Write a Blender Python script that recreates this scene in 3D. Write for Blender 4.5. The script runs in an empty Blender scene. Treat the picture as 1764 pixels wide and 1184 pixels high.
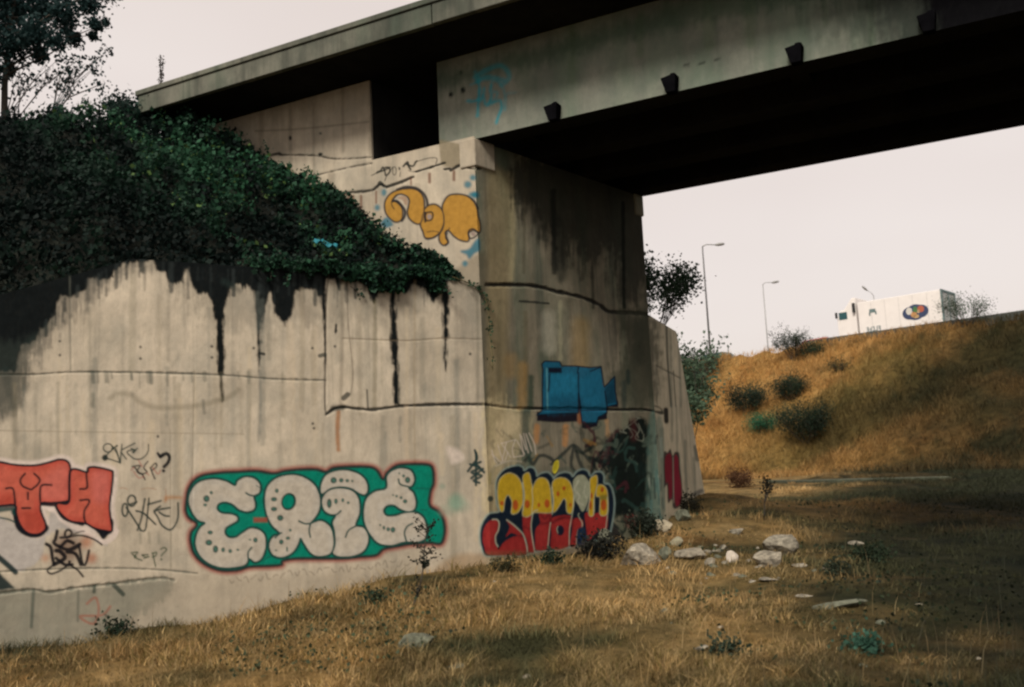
import bpy, math, random
import numpy as np
from math import radians, sin, cos, tan, atan, pi
rng = np.random.default_rng(7); random.seed(7)
S = bpy.context.scene

# ------------------------------------------------------------------ camera
F_PX, HOR, ROLL = 1700.0, 244.0, radians(2.6)
PITCH = atan(HOR / F_PX)
FW = np.array([0, cos(PITCH), sin(PITCH)])
_r0 = np.array([1.0, 0, 0]); _u0 = np.array([0, -sin(PITCH), cos(PITCH)])
RT = _r0 * cos(ROLL) - _u0 * sin(ROLL)
UP = _u0 * cos(ROLL) + _r0 * sin(ROLL)
EYE = np.array([0, 0, 1.6])
cd = bpy.data.cameras.new('camera'); cam = bpy.data.objects.new('camera', cd)
S.collection.objects.link(cam); S.camera = cam
from mathutils import Matrix, Vector
M = Matrix(((RT[0], UP[0], -FW[0], 0), (RT[1], UP[1], -FW[1], 0), (RT[2], UP[2], -FW[2], 1.6), (0, 0, 0, 1)))
cam.matrix_world = M
cd.sensor_fit = 'HORIZONTAL'; cd.sensor_width = 36.0; cd.lens = 36.0 * F_PX / 1764
cd.dof.use_dof = True; cd.dof.focus_distance = 15.5; cd.dof.aperture_fstop = 2.2
cd.clip_start = 0.05; cd.clip_end = 3000

# ------------------------------------------------------------------ world, sun, exposure
SUN_AZ = radians(203)      # compass bearing of the sun seen from above (0 = +Y, clockwise)
SUN_EL = radians(43)
w = bpy.data.worlds.new('World'); S.world = w; w.use_nodes = True
nt = w.node_tree; nt.nodes.clear()
out = nt.nodes.new('ShaderNodeOutputWorld'); bg = nt.nodes.new('ShaderNodeBackground')
sky = nt.nodes.new('ShaderNodeTexSky'); sky.sky_type = 'NISHITA'; sky.sun_disc = False
sky.sun_elevation = SUN_EL; sky.sun_rotation = SUN_AZ; sky.dust_density = 4; sky.air_density = 1.0
tc = nt.nodes.new('ShaderNodeTexCoord'); nz = nt.nodes.new('ShaderNodeTexNoise')
mp = nt.nodes.new('ShaderNodeMapping'); mp.inputs['Scale'].default_value = (1, 1, 3)
nt.links.new(tc.outputs['Generated'], mp.inputs['Vector']); nt.links.new(mp.outputs[0], nz.inputs['Vector'])
nz.inputs['Scale'].default_value = 1.6; nz.inputs['Detail'].default_value = 3
cr_ = nt.nodes.new('ShaderNodeValToRGB')          # an even overcast cloud layer over the sky
cr_.color_ramp.elements[0].position = .3; cr_.color_ramp.elements[0].color = (2.82, 2.43, 2.20, 1)
cr_.color_ramp.elements[1].position = .72; cr_.color_ramp.elements[1].color = (3.15, 2.80, 2.58, 1)
nt.links.new(nz.outputs['Fac'], cr_.inputs['Fac'])
mx = nt.nodes.new('ShaderNodeMix'); mx.data_type = 'RGBA'; mx.inputs[0].default_value = .93
nt.links.new(sky.outputs[0], mx.inputs[6]); nt.links.new(cr_.outputs[0], mx.inputs[7])
nt.links.new(mx.outputs[2], bg.inputs['Color']); bg.inputs['Strength'].default_value = 0.10
nt.links.new(bg.outputs[0], out.inputs['Surface'])
sd = bpy.data.lights.new('sun', 'SUN'); sd.energy = 1.4; sd.angle = radians(16); sd.color = (1, .93, .82)
sun = bpy.data.objects.new('sun', sd); S.collection.objects.link(sun)
tosun = Vector((sin(SUN_AZ) * cos(SUN_EL), cos(SUN_AZ) * cos(SUN_EL), sin(SUN_EL)))
sun.rotation_euler = tosun.to_track_quat('Z', 'Y').to_euler(); sun.location = (-20, -30, 40)
S.view_settings.view_transform = 'Standard'; S.view_settings.look = 'None'
S.view_settings.exposure = 1.48; S.view_settings.gamma = 1.0
S.render.engine = 'CYCLES'
try: S.cycles.pixel_filter_type = 'BLACKMAN_HARRIS'; S.cycles.filter_width = 2.4
except Exception: pass

# ------------------------------------------------------------------ measuring helpers
def ray(x, y): return FW + RT * (x - 882) / F_PX + UP * (592 - y) / F_PX
def proj(P):
    v = P - EYE; d = v @ FW
    return 882 + F_PX * (v @ RT) / d, 592 - F_PX * (v @ UP) / d
def atY(x, y, Y): d = ray(x, y); return EYE + d * Y / d[1]
def onp(x, y, P0, dr):
    n = np.array([dr[1], -dr[0], 0.0]); d = ray(x, y); t = ((np.append(P0[:2], 0) - EYE) @ n) / (d @ n)
    return EYE + d * t
def az(x, y): d = ray(x, y); return math.atan2(d[0], d[1])
def dv(a): return np.array([sin(a), cos(a)])
C = np.array([-0.4265, 14.0])                     # near corner of the abutment
B = dv(az(-2350, 982) + pi)                       # along the bridge, towards the span
F = dv(az(2360, 770))                             # along the abutment front
W = dv(az(3900, 700) + pi)                        # along the left wing wall, away from the corner
NS = np.array([B[1], -B[0]]);  NS = NS if NS @ C < 0 else -NS    # outward normal of bridge side
NF = np.array([F[1], -F[0]]);  NF = NF if NF @ C < 0 else -NF
NW = np.array([W[1], -W[0]]);  NW = NW if NW @ C < 0 else -NW
RC = C + F * 4.43
R = dv(radians(21.0)); NR = np.array([R[1], -R[0]])
NR = NR if NR @ RC < 0 else -NR
KP = np.array([27.05, 60.0]); CR = dv(az(-968, 920) + pi)       # crest of the far embankment
NC = np.array([-0.678, -0.735])

# ------------------------------------------------------------------ noise
def vnoise(x, y, seed=0):
    x = np.asarray(x, float); y = np.asarray(y, float)
    xi = np.floor(x).astype(np.int64); yi = np.floor(y).astype(np.int64); fx = x - xi; fy = y - yi
    fx = fx * fx * (3 - 2 * fx); fy = fy * fy * (3 - 2 * fy)
    def h(a, b):
        n = (a * 374761393 + b * 668265263 + seed * 1442695041) & 0xffffffff
        n = ((n ^ (n >> 13)) * 1274126177) & 0xffffffff
        return ((n ^ (n >> 16)) & 0xffff) / 65535.0
    return (h(xi, yi) * (1 - fx) + h(xi + 1, yi) * fx) * (1 - fy) + (h(xi, yi + 1) * (1 - fx) + h(xi + 1, yi + 1) * fx) * fy
def fbm(x, y, seed=0, o=4):
    s = 0; a = .5; t = 0
    for i in range(o):
        s = s + a * vnoise(x * 2 ** i, y * 2 ** i, seed + i * 17); t += a; a *= .5
    return s / t
def sm(a, b, x): t = np.clip((x - a) / (b - a), 0, 1); return t * t * (3 - 2 * t)

# ------------------------------------------------------------------ terrain
CTRL = []
def ctl(P, z): CTRL.append((P[0], P[1], z))
for x, y, dz in [(0, 1105, 0), (150, 1090, 0), (300, 1062, 0), (560, 1012, 0), (700, 975, 0), (800, 965, 0)]:
    p = onp(x, y, C, W); ctl(p, p[2] - .12); ctl(p[:2] - NW * 1.5, p[2] - .1)
for x, y in [(870, 968), (960, 955), (1060, 930), (1125, 910)]:
    p = onp(x, y, C, F); ctl(p, p[2] - .06)
for x, y in [(1160, 880), (1205, 845)]:
    p = onp(x, y, RC, R); ctl(p, p[2] - .05); ctl(p[:2] - NR * 2, p[2])
for x, y, z in [(0, 7, 0), (-4, 8, .02), (4, 8, .02), (0, 3, 0), (-8, 5, 0), (8, 6, 0), (2, 11, .2), (5, 12, .2), (8, 12, .22), (4, 15, .42), (7, 16, .48),
                (10, 18, .6), (6, 22, .85), (12, 26, .95), (9, 32, 1.15), (20, 30, 1.15), (14, 40, 1.4), (28, 34, 1.3), (5, 45, 1.5), (-10, 20, 1), (-20, 30, 1), (30, 10, .4), (0, -10, 0), (60, 20, 1)]:
    CTRL.append((x, y, z))
CT = np.array(CTRL)
def hill_d(x, y): return (x - KP[0]) * NC[0] + (y - KP[1]) * NC[1]
def terrain(x, y):
    x = np.asarray(x, float); y = np.asarray(y, float); sh = x.shape; xf = x.ravel(); yf = y.ravel()
    num = np.zeros_like(xf); den = np.zeros_like(xf)
    for cx, cy, cz in CT:
        w_ = 1 / ((xf - cx) ** 2 + (yf - cy) ** 2 + .15) ** 1.6
        num += w_ * cz; den += w_
    z = num / den
    near = np.clip(1.4 - np.hypot(xf, yf) / 60, .2, 1)
    z = z + (fbm(xf * .9, yf * .9, 3) - .5) * .12 * near + (fbm(xf * .25, yf * .25, 5) - .5) * .18
    d = hill_d(xf, yf)
    lump = (fbm(xf * .16, yf * .16, 11) - .5) * 1.9 * sm(0, 5, d) + (fbm(xf * .6, yf * .6, 12) - .5) * .8
    lump = lump * sm(-.5, 2, d)
    zh = 10.12 - np.maximum(d, 0) * .53 + lump
    zh = np.where(d < 0, 10.12 - .9 * sm(0, 1.2, -d), zh)
    k = .5
    m = np.maximum(z, zh) + np.where(np.abs(z - zh) < k, (k - np.abs(z - zh)) ** 2 / (4 * k), 0)
    m = np.where(d < -.1, zh, m)
    return m.reshape(sh)
def T(x, y): return float(terrain(np.array([x]), np.array([y]))[0])
def hit(px, py, y0=5, y1=90):                     # where a sight line meets the ground
    d = ray(px, py); ys = np.arange(y0, y1, .1); P = EYE[None] + d[None] * (ys / d[1])[:, None]
    k = np.nonzero(P[:, 2] < terrain(P[:, 0], P[:, 1]))[0]
    return P[k[0]] if len(k) else P[-1]

# ------------------------------------------------------------------ mesh helpers
def link(o): S.collection.objects.link(o); return o
def npmesh(name, V, Q, Tr=None, mats=(), col=None, smooth=False):
    V = np.asarray(V, np.float32); me = bpy.data.meshes.new(name)
    nq = 0 if Q is None else len(Q); ntr = 0 if Tr is None else len(Tr)
    me.vertices.add(len(V)); me.vertices.foreach_set('co', V.ravel())
    li = np.concatenate([a.ravel() for a in (Q, Tr) if a is not None and len(a)]).astype(np.int32)
    me.loops.add(len(li)); me.loops.foreach_set('vertex_index', li)
    st = np.concatenate([np.arange(nq) * 4, nq * 4 + np.arange(ntr) * 3]).astype(np.int32)
    me.polygons.add(nq + ntr); me.polygons.foreach_set('loop_start', st)
    me.polygons.foreach_set('loop_total', np.concatenate([np.full(nq, 4), np.full(ntr, 3)]).astype(np.int32))
    if smooth: me.polygons.foreach_set('use_smooth', np.ones(nq + ntr, bool))
    if col is not None:
        a = me.color_attributes.new('paint', 'FLOAT_COLOR', 'POINT'); c = np.ones((len(V), 4), np.float32); c[:, :col.shape[1]] = col
        a.data.foreach_set('color', c.ravel())
    me.update(calc_edges=True); me.validate()
    for m in mats: me.materials.append(m)
    return me
def obj(name, me, parent=None):
    o = link(bpy.data.objects.new(name, me))
    if parent is not None:
        o.parent = parent; loc = np.array(parent.get('_o', (0, 0, 0)))
    return o
def tag(o, label=None, cat=None, group=None, kind=None):
    for k, v in (('label', label), ('category', cat), ('group', group), ('kind', kind)):
        if v: o[k] = v
    return o
def empty(name, loc, label, cat, group=None):
    o = link(bpy.data.objects.new(name, None)); o.location = [float(v) for v in loc]; o.empty_display_size = .3
    return tag(o, label, cat, group)
class MB:
    """collects simple shapes, builds one mesh object"""
    def __init__(s): s.v = []; s.f = []
    def poly(s, vs, fs):
        n = len(s.v); s.v += [tuple(map(float, p)) for p in vs]; s.f += [tuple(i + n for i in f) for f in fs]
    def hexa(s, b, t):                             # bottom 4 and top 4 points
        s.poly(list(b) + list(t), [(3, 2, 1, 0), (4, 5, 6, 7), (0, 1, 5, 4), (1, 2, 6, 5), (2, 3, 7, 6), (3, 0, 4, 7)])
    def box(s, o, ex, ey, x0, x1, y0, y1, z0, z1):
        P = lambda x, y, z: (o[0] + ex[0] * x + ey[0] * y, o[1] + ex[1] * x + ey[1] * y, z)
        q = [(x0, y0), (x1, y0), (x1, y1), (x0, y1)]
        s.hexa([P(*c, z0) for c in q], [P(*c, z1) for c in q])
    def tube(s, pts, rad, n=7):
        pts = [np.array(p, float) for p in pts]; rings = []
        for i, p in enumerate(pts):
            d = pts[min(i + 1, len(pts) - 1)] - pts[max(i - 1, 0)]; d = d / (np.linalg.norm(d) + 1e-9)
            a = np.cross(d, [0, 0, 1]); a = np.cross(d, [1, 0, 0]) if np.linalg.norm(a) < .1 else a
            a /= np.linalg.norm(a); b = np.cross(d, a); r = rad[i] if hasattr(rad, '__len__') else rad
            rings.append([p + (a * cos(2 * pi * k / n) + b * sin(2 * pi * k / n)) * r for k in range(n)])
        fs = []
        for i in range(len(pts) - 1):
            for k in range(n): fs.append((i * n + k, i * n + (k + 1) % n, (i + 1) * n + (k + 1) % n, (i + 1) * n + k))
        fs.append(tuple(range(n))[::-1]); fs.append(tuple((len(pts) - 1) * n + k for k in range(n)))
        s.poly([q for r_ in rings for q in r_], fs)
    def build(s, name, mat, parent=None, bevel=0, smooth=False):
        me = bpy.data.meshes.new(name); L = np.array(parent.location) if parent is not None else np.zeros(3)
        if parent is not None and parent.parent is not None: L = L + np.array(parent.parent.location)
        me.from_pydata([tuple(np.array(p) - L) for p in s.v], [], s.f); me.materials.append(mat); me.update()
        if 'concrete' in mat.name: me.color_attributes.new('paint', 'FLOAT_COLOR', 'POINT').data.foreach_set('color', np.zeros(len(s.v) * 4, np.float32))
        if smooth:
            for p in me.polygons: p.use_smooth = True
        o = obj(name, me, parent)
        if bevel:
            b = o.modifiers.new('bevel', 'BEVEL'); b.width = bevel; b.segments = 2; b.limit_method = 'ANGLE'
        return o

# ------------------------------------------------------------------ materials
def lin(c): c = np.array(c, float) / 255; return np.where(c < .04045, c / 12.92, ((c + .055) / 1.055) ** 2.4)
def mat(name, col, rough=.8, noise=.25, scale=8, metal=0, bump=.0, spec=.3):
    m = bpy.data.materials.new(name); m.use_nodes = True; n = m.node_tree; b = n.nodes['Principled BSDF']
    b.inputs['Roughness'].default_value = rough; b.inputs['Metallic'].default_value = metal
    b.inputs['Specular IOR Level'].default_value = spec
    t = n.nodes.new('ShaderNodeTexCoord'); z = n.nodes.new('ShaderNodeTexNoise'); z.inputs['Scale'].default_value = scale; z.inputs['Detail'].default_value = 5
    n.links.new(t.outputs['Object'], z.inputs['Vector']); r = n.nodes.new('ShaderNodeValToRGB')
    a = np.array(col[:3]); e = r.color_ramp.elements
    e[0].position = .3; e[0].color = (*np.clip(a * (1 - noise), 0, 1), 1); e[1].position = .7; e[1].color = (*np.clip(a * (1 + noise), 0, 1), 1)
    n.links.new(z.outputs['Fac'], r.inputs['Fac']); n.links.new(r.outputs[0], b.inputs['Base Color'])
    if bump:
        u = n.nodes.new('ShaderNodeBump'); u.inputs['Strength'].default_value = bump; u.inputs['Distance'].default_value = .05
        n.links.new(z.outputs['Fac'], u.inputs['Height']); n.links.new(u.outputs[0], b.inputs['Normal'])
    return m
def leafmat(name, trans=.25, rough=.6):
    m = bpy.data.materials.new(name); m.use_nodes = True; n = m.node_tree; b = n.nodes['Principled BSDF']
    a = n.nodes.new('ShaderNodeAttribute'); a.attribute_name = 'paint'
    n.links.new(a.outputs['Color'], b.inputs['Base Color']); b.inputs['Roughness'].default_value = rough
    b.inputs['Specular IOR Level'].default_value = .1
    tr = n.nodes.new('ShaderNodeBsdfTranslucent'); n.links.new(a.outputs['Color'], tr.inputs['Color'])
    mi = n.nodes.new('ShaderNodeMixShader'); mi.inputs[0].default_value = trans
    n.links.new(b.outputs[0], mi.inputs[1]); n.links.new(tr.outputs[0], mi.inputs[2])
    n.links.new(mi.outputs[0], n.nodes['Material Output'].inputs['Surface'])
    return m
def concrete(name, c0, c1, dark=(.10, .105, .09), streak=.5, green=0.0, bump=.35):
    """weathered board-marked concrete; colour attribute 'paint' carries sprayed paint, cracks, stains and painted shade"""
    m = bpy.data.materials.new(name); m.use_nodes = True; n = m.node_tree; N = n.nodes; L = n.links; b = N['Principled BSDF']
    t = N.new('ShaderNodeTexCoord')
    def noise(scale, detail, sc=(1, 1, 1), rough=.55):
        mpn = N.new('ShaderNodeMapping'); mpn.inputs['Scale'].default_value = sc; L.new(t.outputs['Object'], mpn.inputs['Vector'])
        z = N.new('ShaderNodeTexNoise'); z.inputs['Scale'].default_value = scale; z.inputs['Detail'].default_value = detail
        z.inputs['Roughness'].default_value = rough; L.new(mpn.outputs[0], z.inputs['Vector']); return z.outputs['Fac']
    def ramp(f, p0, p1, a=(0, 0, 0, 1), c=(1, 1, 1, 1)):
        r = N.new('ShaderNodeValToRGB'); e = r.color_ramp.elements; e[0].position = p0; e[1].position = p1; e[0].color = a; e[1].color = c
        L.new(f, r.inputs['Fac']); return r.outputs[0]
    def mix(f, a, c, mode='MIX'):
        x = N.new('ShaderNodeMix'); x.data_type = 'RGBA'; x.blend_type = mode
        for s_, v in ((0, f), (6, a), (7, c)):
            if isinstance(v, (int, float, tuple)): x.inputs[s_].default_value = v
            else: L.new(v, x.inputs[s_])
        return x.outputs[2]
    base = mix(ramp(noise(.9, 6), .35, .66), (*c0, 1), (*c1, 1))
    base = mix(ramp(noise(5, 8, (1, 1, .6), .7), .3, .75, (.78, .79, .80, 1), (1.1, 1.09, 1.06, 1)), base, base, 'MIX') if False else mix(1.0, base, ramp(noise(6, 8, (1, 1, .6), .7), .28, .75, (.74, .75, .75, 1), (1.12, 1.11, 1.09, 1)), 'MULTIPLY')
    gb = ramp(noise(1.7, 7, (1, 1, .7), .65), .48, .68)
    gm = N.new('ShaderNodeMath'); gm.operation = 'MULTIPLY'; L.new(gb, gm.inputs[0]); gm.inputs[1].default_value = .5
    base = mix(gm.outputs[0], base, tuple(np.array(c0) * [.72, .78, .82]) + (1,))
    st = ramp(noise(2.2, 5, (1.6, 1.6, .10), .6), .50, .78)
    sg = N.new('ShaderNodeMath'); sg.operation = 'MULTIPLY'; L.new(st, sg.inputs[0]); sg.inputs[1].default_value = streak
    base = mix(sg.outputs[0], base, (*dark, 1))
    st2 = ramp(noise(7, 4, (1.5, 1.5, .06), .6), .58, .8)
    sg2 = N.new('ShaderNodeMath'); sg2.operation = 'MULTIPLY'; L.new(st2, sg2.inputs[0]); sg2.inputs[1].default_value = streak * .7
    base = mix(sg2.outputs[0], base, (*dark, 1))
    spots = ramp(noise(34, 3, (1, 1, 1), .7), .66, .76)
    sp = N.new('ShaderNodeMath'); sp.operation = 'MULTIPLY'; L.new(spots, sp.inputs[0]); sp.inputs[1].default_value = .35
    base = mix(sp.outputs[0], base, (*dark, 1))
    if green:
        gr = ramp(noise(1.6, 5, (1.2, 1.2, .35)), .45, .7)
        g2 = N.new('ShaderNodeMath'); g2.operation = 'MULTIPLY'; L.new(gr, g2.inputs[0]); g2.inputs[1].default_value = green
        base = mix(g2.outputs[0], base, (.075, .125, .085, 1))
    at = N.new('ShaderNodeAttribute'); at.attribute_name = 'paint'
    wear = ramp(noise(22, 6, (1, 1, .5), .75), .22, .5, (.985, .985, .985, 1), (1, 1, 1, 1))
    al = N.new('ShaderNodeMath'); al.operation = 'MULTIPLY'; L.new(at.outputs['Alpha'], al.inputs[0]); L.new(wear, al.inputs[1])
    pc = mix(1.0, at.outputs['Color'], ramp(noise(12, 6), .25, .75, (.82, .82, .82, 1), (1.15, 1.15, 1.15, 1)), 'MULTIPLY')
    fin = mix(al.outputs[0], base, pc)
    L.new(fin, b.inputs['Base Color']); b.inputs['Roughness'].default_value = .95; b.inputs['Specular IOR Level'].default_value = .03
    u = N.new('ShaderNodeBump'); u.inputs['Strength'].default_value = bump; u.inputs['Distance'].default_value = .02
    hh = N.new('ShaderNodeMath'); hh.operation = 'ADD'; L.new(noise(14, 8, (1, 1, .7), .7), hh.inputs[0]); L.new(noise(3, 3), hh.inputs[1])
    L.new(hh.outputs[0], u.inputs['Height']); L.new(u.outputs[0], b.inputs['Normal'])
    return m
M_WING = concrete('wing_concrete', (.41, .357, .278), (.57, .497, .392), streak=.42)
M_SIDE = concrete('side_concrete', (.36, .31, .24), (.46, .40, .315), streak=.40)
M_FRONT = concrete('front_concrete', (.16, .145, .105), (.285, .255, .19), dark=(.055, .06, .052), streak=.8, green=.55)  # the front's shade is worked into darker, greener, streakier concrete
M_GIRD = concrete('girder_concrete', (.14, .152, .128), (.22, .228, .19), dark=(.08, .10, .08), streak=.6, green=.5)
M_SOFF = concrete('shade_black_concrete', (.010, .010, .011), (.020, .019, .018), dark=(.008, .008, .008), streak=.5)  # near-black colour holds the deep shade under the bridge
M_DECK = concrete('deck_concrete', (.07, .075, .062), (.16, .158, .13), dark=(.03, .035, .03), streak=.9, green=.25)
M_LEAF = leafmat('leaf', .3); M_GRASS = leafmat('grass_blades', .3, .8)
M_BARK = mat('bark', (.045, .038, .03), .9, .4, 20, bump=.4)
M_ROCK = mat('rubble', (.20, .18, .14), .95, .6, 14, bump=1)
M_DARKMETAL = mat('dark_metal', (.004, .004, .005), .95, .3, spec=.0)
M_GALV = mat('galvanised', (.22, .22, .21), .5, .15, metal=.3)

# ------------------------------------------------------------------ the paint on the concrete
MG = 220; PW, PH = 1764 + 2 * MG, 1184 + 2 * MG     # the layout has a margin on every side
CAN = np.zeros((PH, PW, 4), np.float32)           # premultiplied paint colour + cover, laid out in front of the walls
OWN = np.zeros((PH, PW), np.int16); DEP = np.zeros((PH, PW), np.float32)   # DEP: how deep a joint or crack is cut, in metres
_gy, _gx = np.mgrid[0:PH, 0:PW]
N1 = fbm(_gx / 9., _gy / 9., 40, 3).astype(np.float32); N2 = fbm(_gx / 4., _gy / 26., 41, 3).astype(np.float32)
def smooth(p, closed, k=5):
    p = np.array(p, float); n = len(p)
    if n < 3: return p
    o = []
    for i in range(n if closed else n - 1):
        g = lambda j: p[j % n] if closed else p[min(max(j, 0), n - 1)]
        a, b, c, d = g(i - 1), g(i), g(i + 1), g(i + 2)
        for t in np.arange(k) / k:
            o.append(.5 * ((2 * b) + (c - a) * t + (2 * a - 5 * b + 4 * c - d) * t * t + (3 * b - a - 3 * c + d) * t ** 3))
    if not closed: o.append(p[-1])
    return np.array(o)
def region(p, pad):
    x0, y0 = np.floor(p.min(0) - pad).astype(int); x1, y1 = np.ceil(p.max(0) + pad).astype(int) + 1
    x0, y0, x1, y1 = max(x0, 0), max(y0, 0), min(x1, PW), min(y1, PH)
    return (slice(y0, y1), slice(x0, x1)) if x1 > x0 and y1 > y0 else None
def pdist(p, sl, closed):
    X = _gx[sl].astype(np.float32); Y = _gy[sl].astype(np.float32); D = np.full(X.shape, 1e9, np.float32); inside = np.zeros(X.shape, bool)
    q = np.roll(p, -1, 0) if closed else p[1:]
    for (ax, ay), (bx, by) in zip(p, q):
        dx, dy = bx - ax, by - ay; l = dx * dx + dy * dy + 1e-9
        t = np.clip(((X - ax) * dx + (Y - ay) * dy) / l, 0, 1)
        D = np.minimum(D, (X - ax - t * dx) ** 2 + (Y - ay - t * dy) ** 2)
        if closed:
            c = (ay > Y) != (by > Y)
            if c.any(): inside ^= c & (X < (bx - ax) * (Y - ay) / (by - ay + 1e-12) + ax)
    D = np.sqrt(D); return np.where(inside, -D, D) if closed else D
def lay(sl, a, col, k, own):
    a = np.clip(a, 0, 1)[..., None].astype(np.float32)
    c = (lin(col) * k).astype(np.float32)
    CAN[sl] = CAN[sl] * (1 - a); CAN[sl][..., :3] += a * c; CAN[sl][..., 3:] += a
    if own: OWN[sl] = np.where(a[..., 0] > .45, own, OWN[sl])
class Pen:
    """paint on one face: (ox, oy, s) maps sketch coordinates to the layout, k turns a display colour into paint colour"""
    def __init__(s, ox=0, oy=0, sc=1, k=1.0, own=0): s.o = np.array([ox, oy]); s.sc = sc; s.k = k; s.own = own
    def m(s, p): return np.array(p, float) / s.sc + s.o + MG
    def fill(s, p, col, a=1, soft=1.2, grow=0, curve=True, own=True, nz=0):
        q = s.m(p); q = smooth(q, True) if curve else q; sl = region(q, soft + max(grow, 0) + 3)
        if sl is None: return
        d = pdist(q, sl, True) - grow
        if nz: d = d + (N2[sl] - .5) * nz * 1.4 + (N1[sl] - .5) * nz
        lay(sl, a * (1 - sm(-soft, soft, d)), col, s.k, s.own if own else 0)
    def line(s, p, wd, col, a=1, soft=1.0, curve=True, closed=False, own=True, nz=0, dep=0):
        q = s.m(p); q = smooth(q, closed) if curve else q; r = wd / s.sc / 2; sl = region(q, r + soft + 3)
        if sl is None: return
        d = pdist(q, sl, closed)
        if closed: d = np.abs(d)
        if nz: d = d + (N1[sl] - .5) * nz
        if dep: DEP[sl] = np.maximum(DEP[sl], .55 * dep * (1 - sm(r * .5, r + soft, d)))
        lay(sl, a * (1 - sm(r - soft, r + soft, d)), col, s.k, s.own if own else 0)
    def dot(s, x, y, r, col, ry=None, a=1, soft=1.2, own=True, rot=0):
        ry = ry or r; t = np.linspace(0, 2 * pi, 14)[:-1]; ca, sa = cos(rot), sin(rot)
        s.fill([(x + r * cos(u) * ca - ry * sin(u) * sa, y + r * cos(u) * sa + ry * sin(u) * ca) for u in t], col, a, soft, own=own)
BLK = (24, 26, 32)
KW, KS, KF, KG = .95, .56, 1.6, 1.4
# ---- dirt, cracks and lift joints on the left wing wall
g = Pen(k=KW)
g.fill([(-40, 490), (0, 512), (230, 444), (570, 462), (780, 480), (830, 492), (838, 505), (838, 700), (800, 700), (786, 640), (782, 540), (776, 486), (768, 488), (762, 500), (742, 520), (690, 500), (600, 490), (300, 470), (200, 470), (100, 520), (-40, 640)], (60, 62, 58), .25, 6, curve=False)
g.fill([(-30, 520), (90, 470), (230, 452), (200, 480), (130, 540), (80, 600), (45, 650), (20, 700), (-30, 700)], (30, 38, 42), .5, 18, nz=30)
g.fill([(300, 470), (560, 480), (780, 490), (700, 540), (560, 560), (400, 570), (330, 520)], (92, 92, 84), .30, 22, nz=40)
g.fill([(-60, 430), (230, 430), (570, 440), (785, 470), (790, 492), (776, 484), (769, 488), (774, 540), (770, 600), (767, 640), (764, 600), (762, 545), (761, 497), (755, 502), (748, 522), (741, 516), (730, 496), (714, 490), (705, 503), (695, 506), (680, 499), (684, 560), (687, 640), (688, 698), (679, 698), (676, 620), (671, 560), (673, 498), (668, 496), (652, 506), (645, 522), (640, 514), (630, 494), (612, 481), (595, 480), (585, 499), (575, 482), (563, 482), (562, 505), (561, 560), (561, 640), (558, 600), (557, 560), (552, 512), (544, 500), (520, 498), (511, 502), (503, 540), (492, 562), (480, 546), (472, 540), (468, 502), (462, 508), (450, 560), (449, 640), (446, 640), (443, 560), (439, 502), (425, 490), (418, 502), (414, 490), (398, 494), (390, 522), (385, 560), (388, 635), (384, 650), (386, 690), (380, 695), (379, 650), (374, 640), (372, 560), (368, 526), (358, 506), (350, 503), (344, 512), (335, 500), (329, 485), (325, 463), (319, 464), (315, 487), (290, 487), (285, 470), (270, 466), (262, 450), (236, 451), (212, 456), (198, 466), (196, 479), (152, 481), (149, 500), (135, 504), (122, 512), (106, 509), (98, 522), (96, 542), (80, 558), (70, 568), (62, 586), (36, 598), (28, 640), (4, 640), (-60, 660)], (20, 24, 25), 1, 2.8, curve=False, nz=5)
for i in range(75):
    x = random.uniform(60, 775); yb = np.interp(x, [0, 60, 130, 210, 260, 320, 560, 775], [640, 585, 505, 460, 455, 470, 485, 485]); g.line([(x, yb - 10), (x + random.uniform(-1, 1), yb + random.uniform(6, 45) ** 1.0)], random.uniform(1.5, 7), (44, 50, 50), random.uniform(.25, .8), random.uniform(1.2, 2.8), nz=3)
g.fill([(-20, 600), (30, 590), (60, 585), (50, 640), (40, 700), (10, 720), (-20, 720)], (50, 58, 54), .55, 14, nz=12)
for x in np.arange(20, 830, 13.5):
    x = x + random.uniform(-6, 6); y0 = random.uniform(500, 760); g.line([(x, y0), (x + 1, y0 + random.uniform(60, 260))], random.uniform(3, 10), random.choice([(112, 112, 100), (124, 116, 96), (196, 180, 152), (98, 104, 98)]), random.uniform(.15, .38), 3, nz=4)
for (x0, y0, x1, y1, wd, a) in [(385, 485, 412, 500, 10, .5), (90, 560, 40, 600, 14, .35), (10, 640, 20, 700, 16, .4), (20, 700, 30, 760, 12, .25)]:
    g.line([(x0, y0), (x1, y1)], wd, (40, 52, 50), a, 5)
g.line([(0, 645), (60, 645), (130, 641), (250, 642), (380, 646), (470, 653), (560, 655)], 3, (58, 64, 58), .75, 1.2, nz=2.5, dep=.012)
for x in (160, 168, 182, 186, 192, 226, 240, 255, 260, 288, 315, 330, 352, 410, 428, 486): g.line([(x, 642), (x + 1, 642 + random.uniform(8, 26))], random.uniform(2, 8), (64, 74, 68), random.uniform(.3, .7), 2.0)
g.line([(568, 462), (562, 520), (561, 600), (560, 700), (566, 712)], 3, (70, 66, 58), .7, 1, dep=.014)
g.line([(120, 470), (122, 640)], 3, (95, 98, 90), .45, 1.2, dep=.008); g.line([(335, 640), (330, 900)], 2.5, (120, 115, 100), .4, 1.2, dep=.008)
g.line([(562, 714), (585, 702), (640, 706), (690, 700), (770, 697), (838, 697)], 5.0, (30, 32, 32), .92, 1.2, nz=3, dep=.022)
g.line([(590, 583), (700, 587), (760, 583), (830, 585)], 2, (120, 108, 90), .6, 1, dep=.008); g.line([(598, 480), (600, 560), (608, 640), (604, 680)], 1.6, (70, 62, 52), .6, .8)
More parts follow.
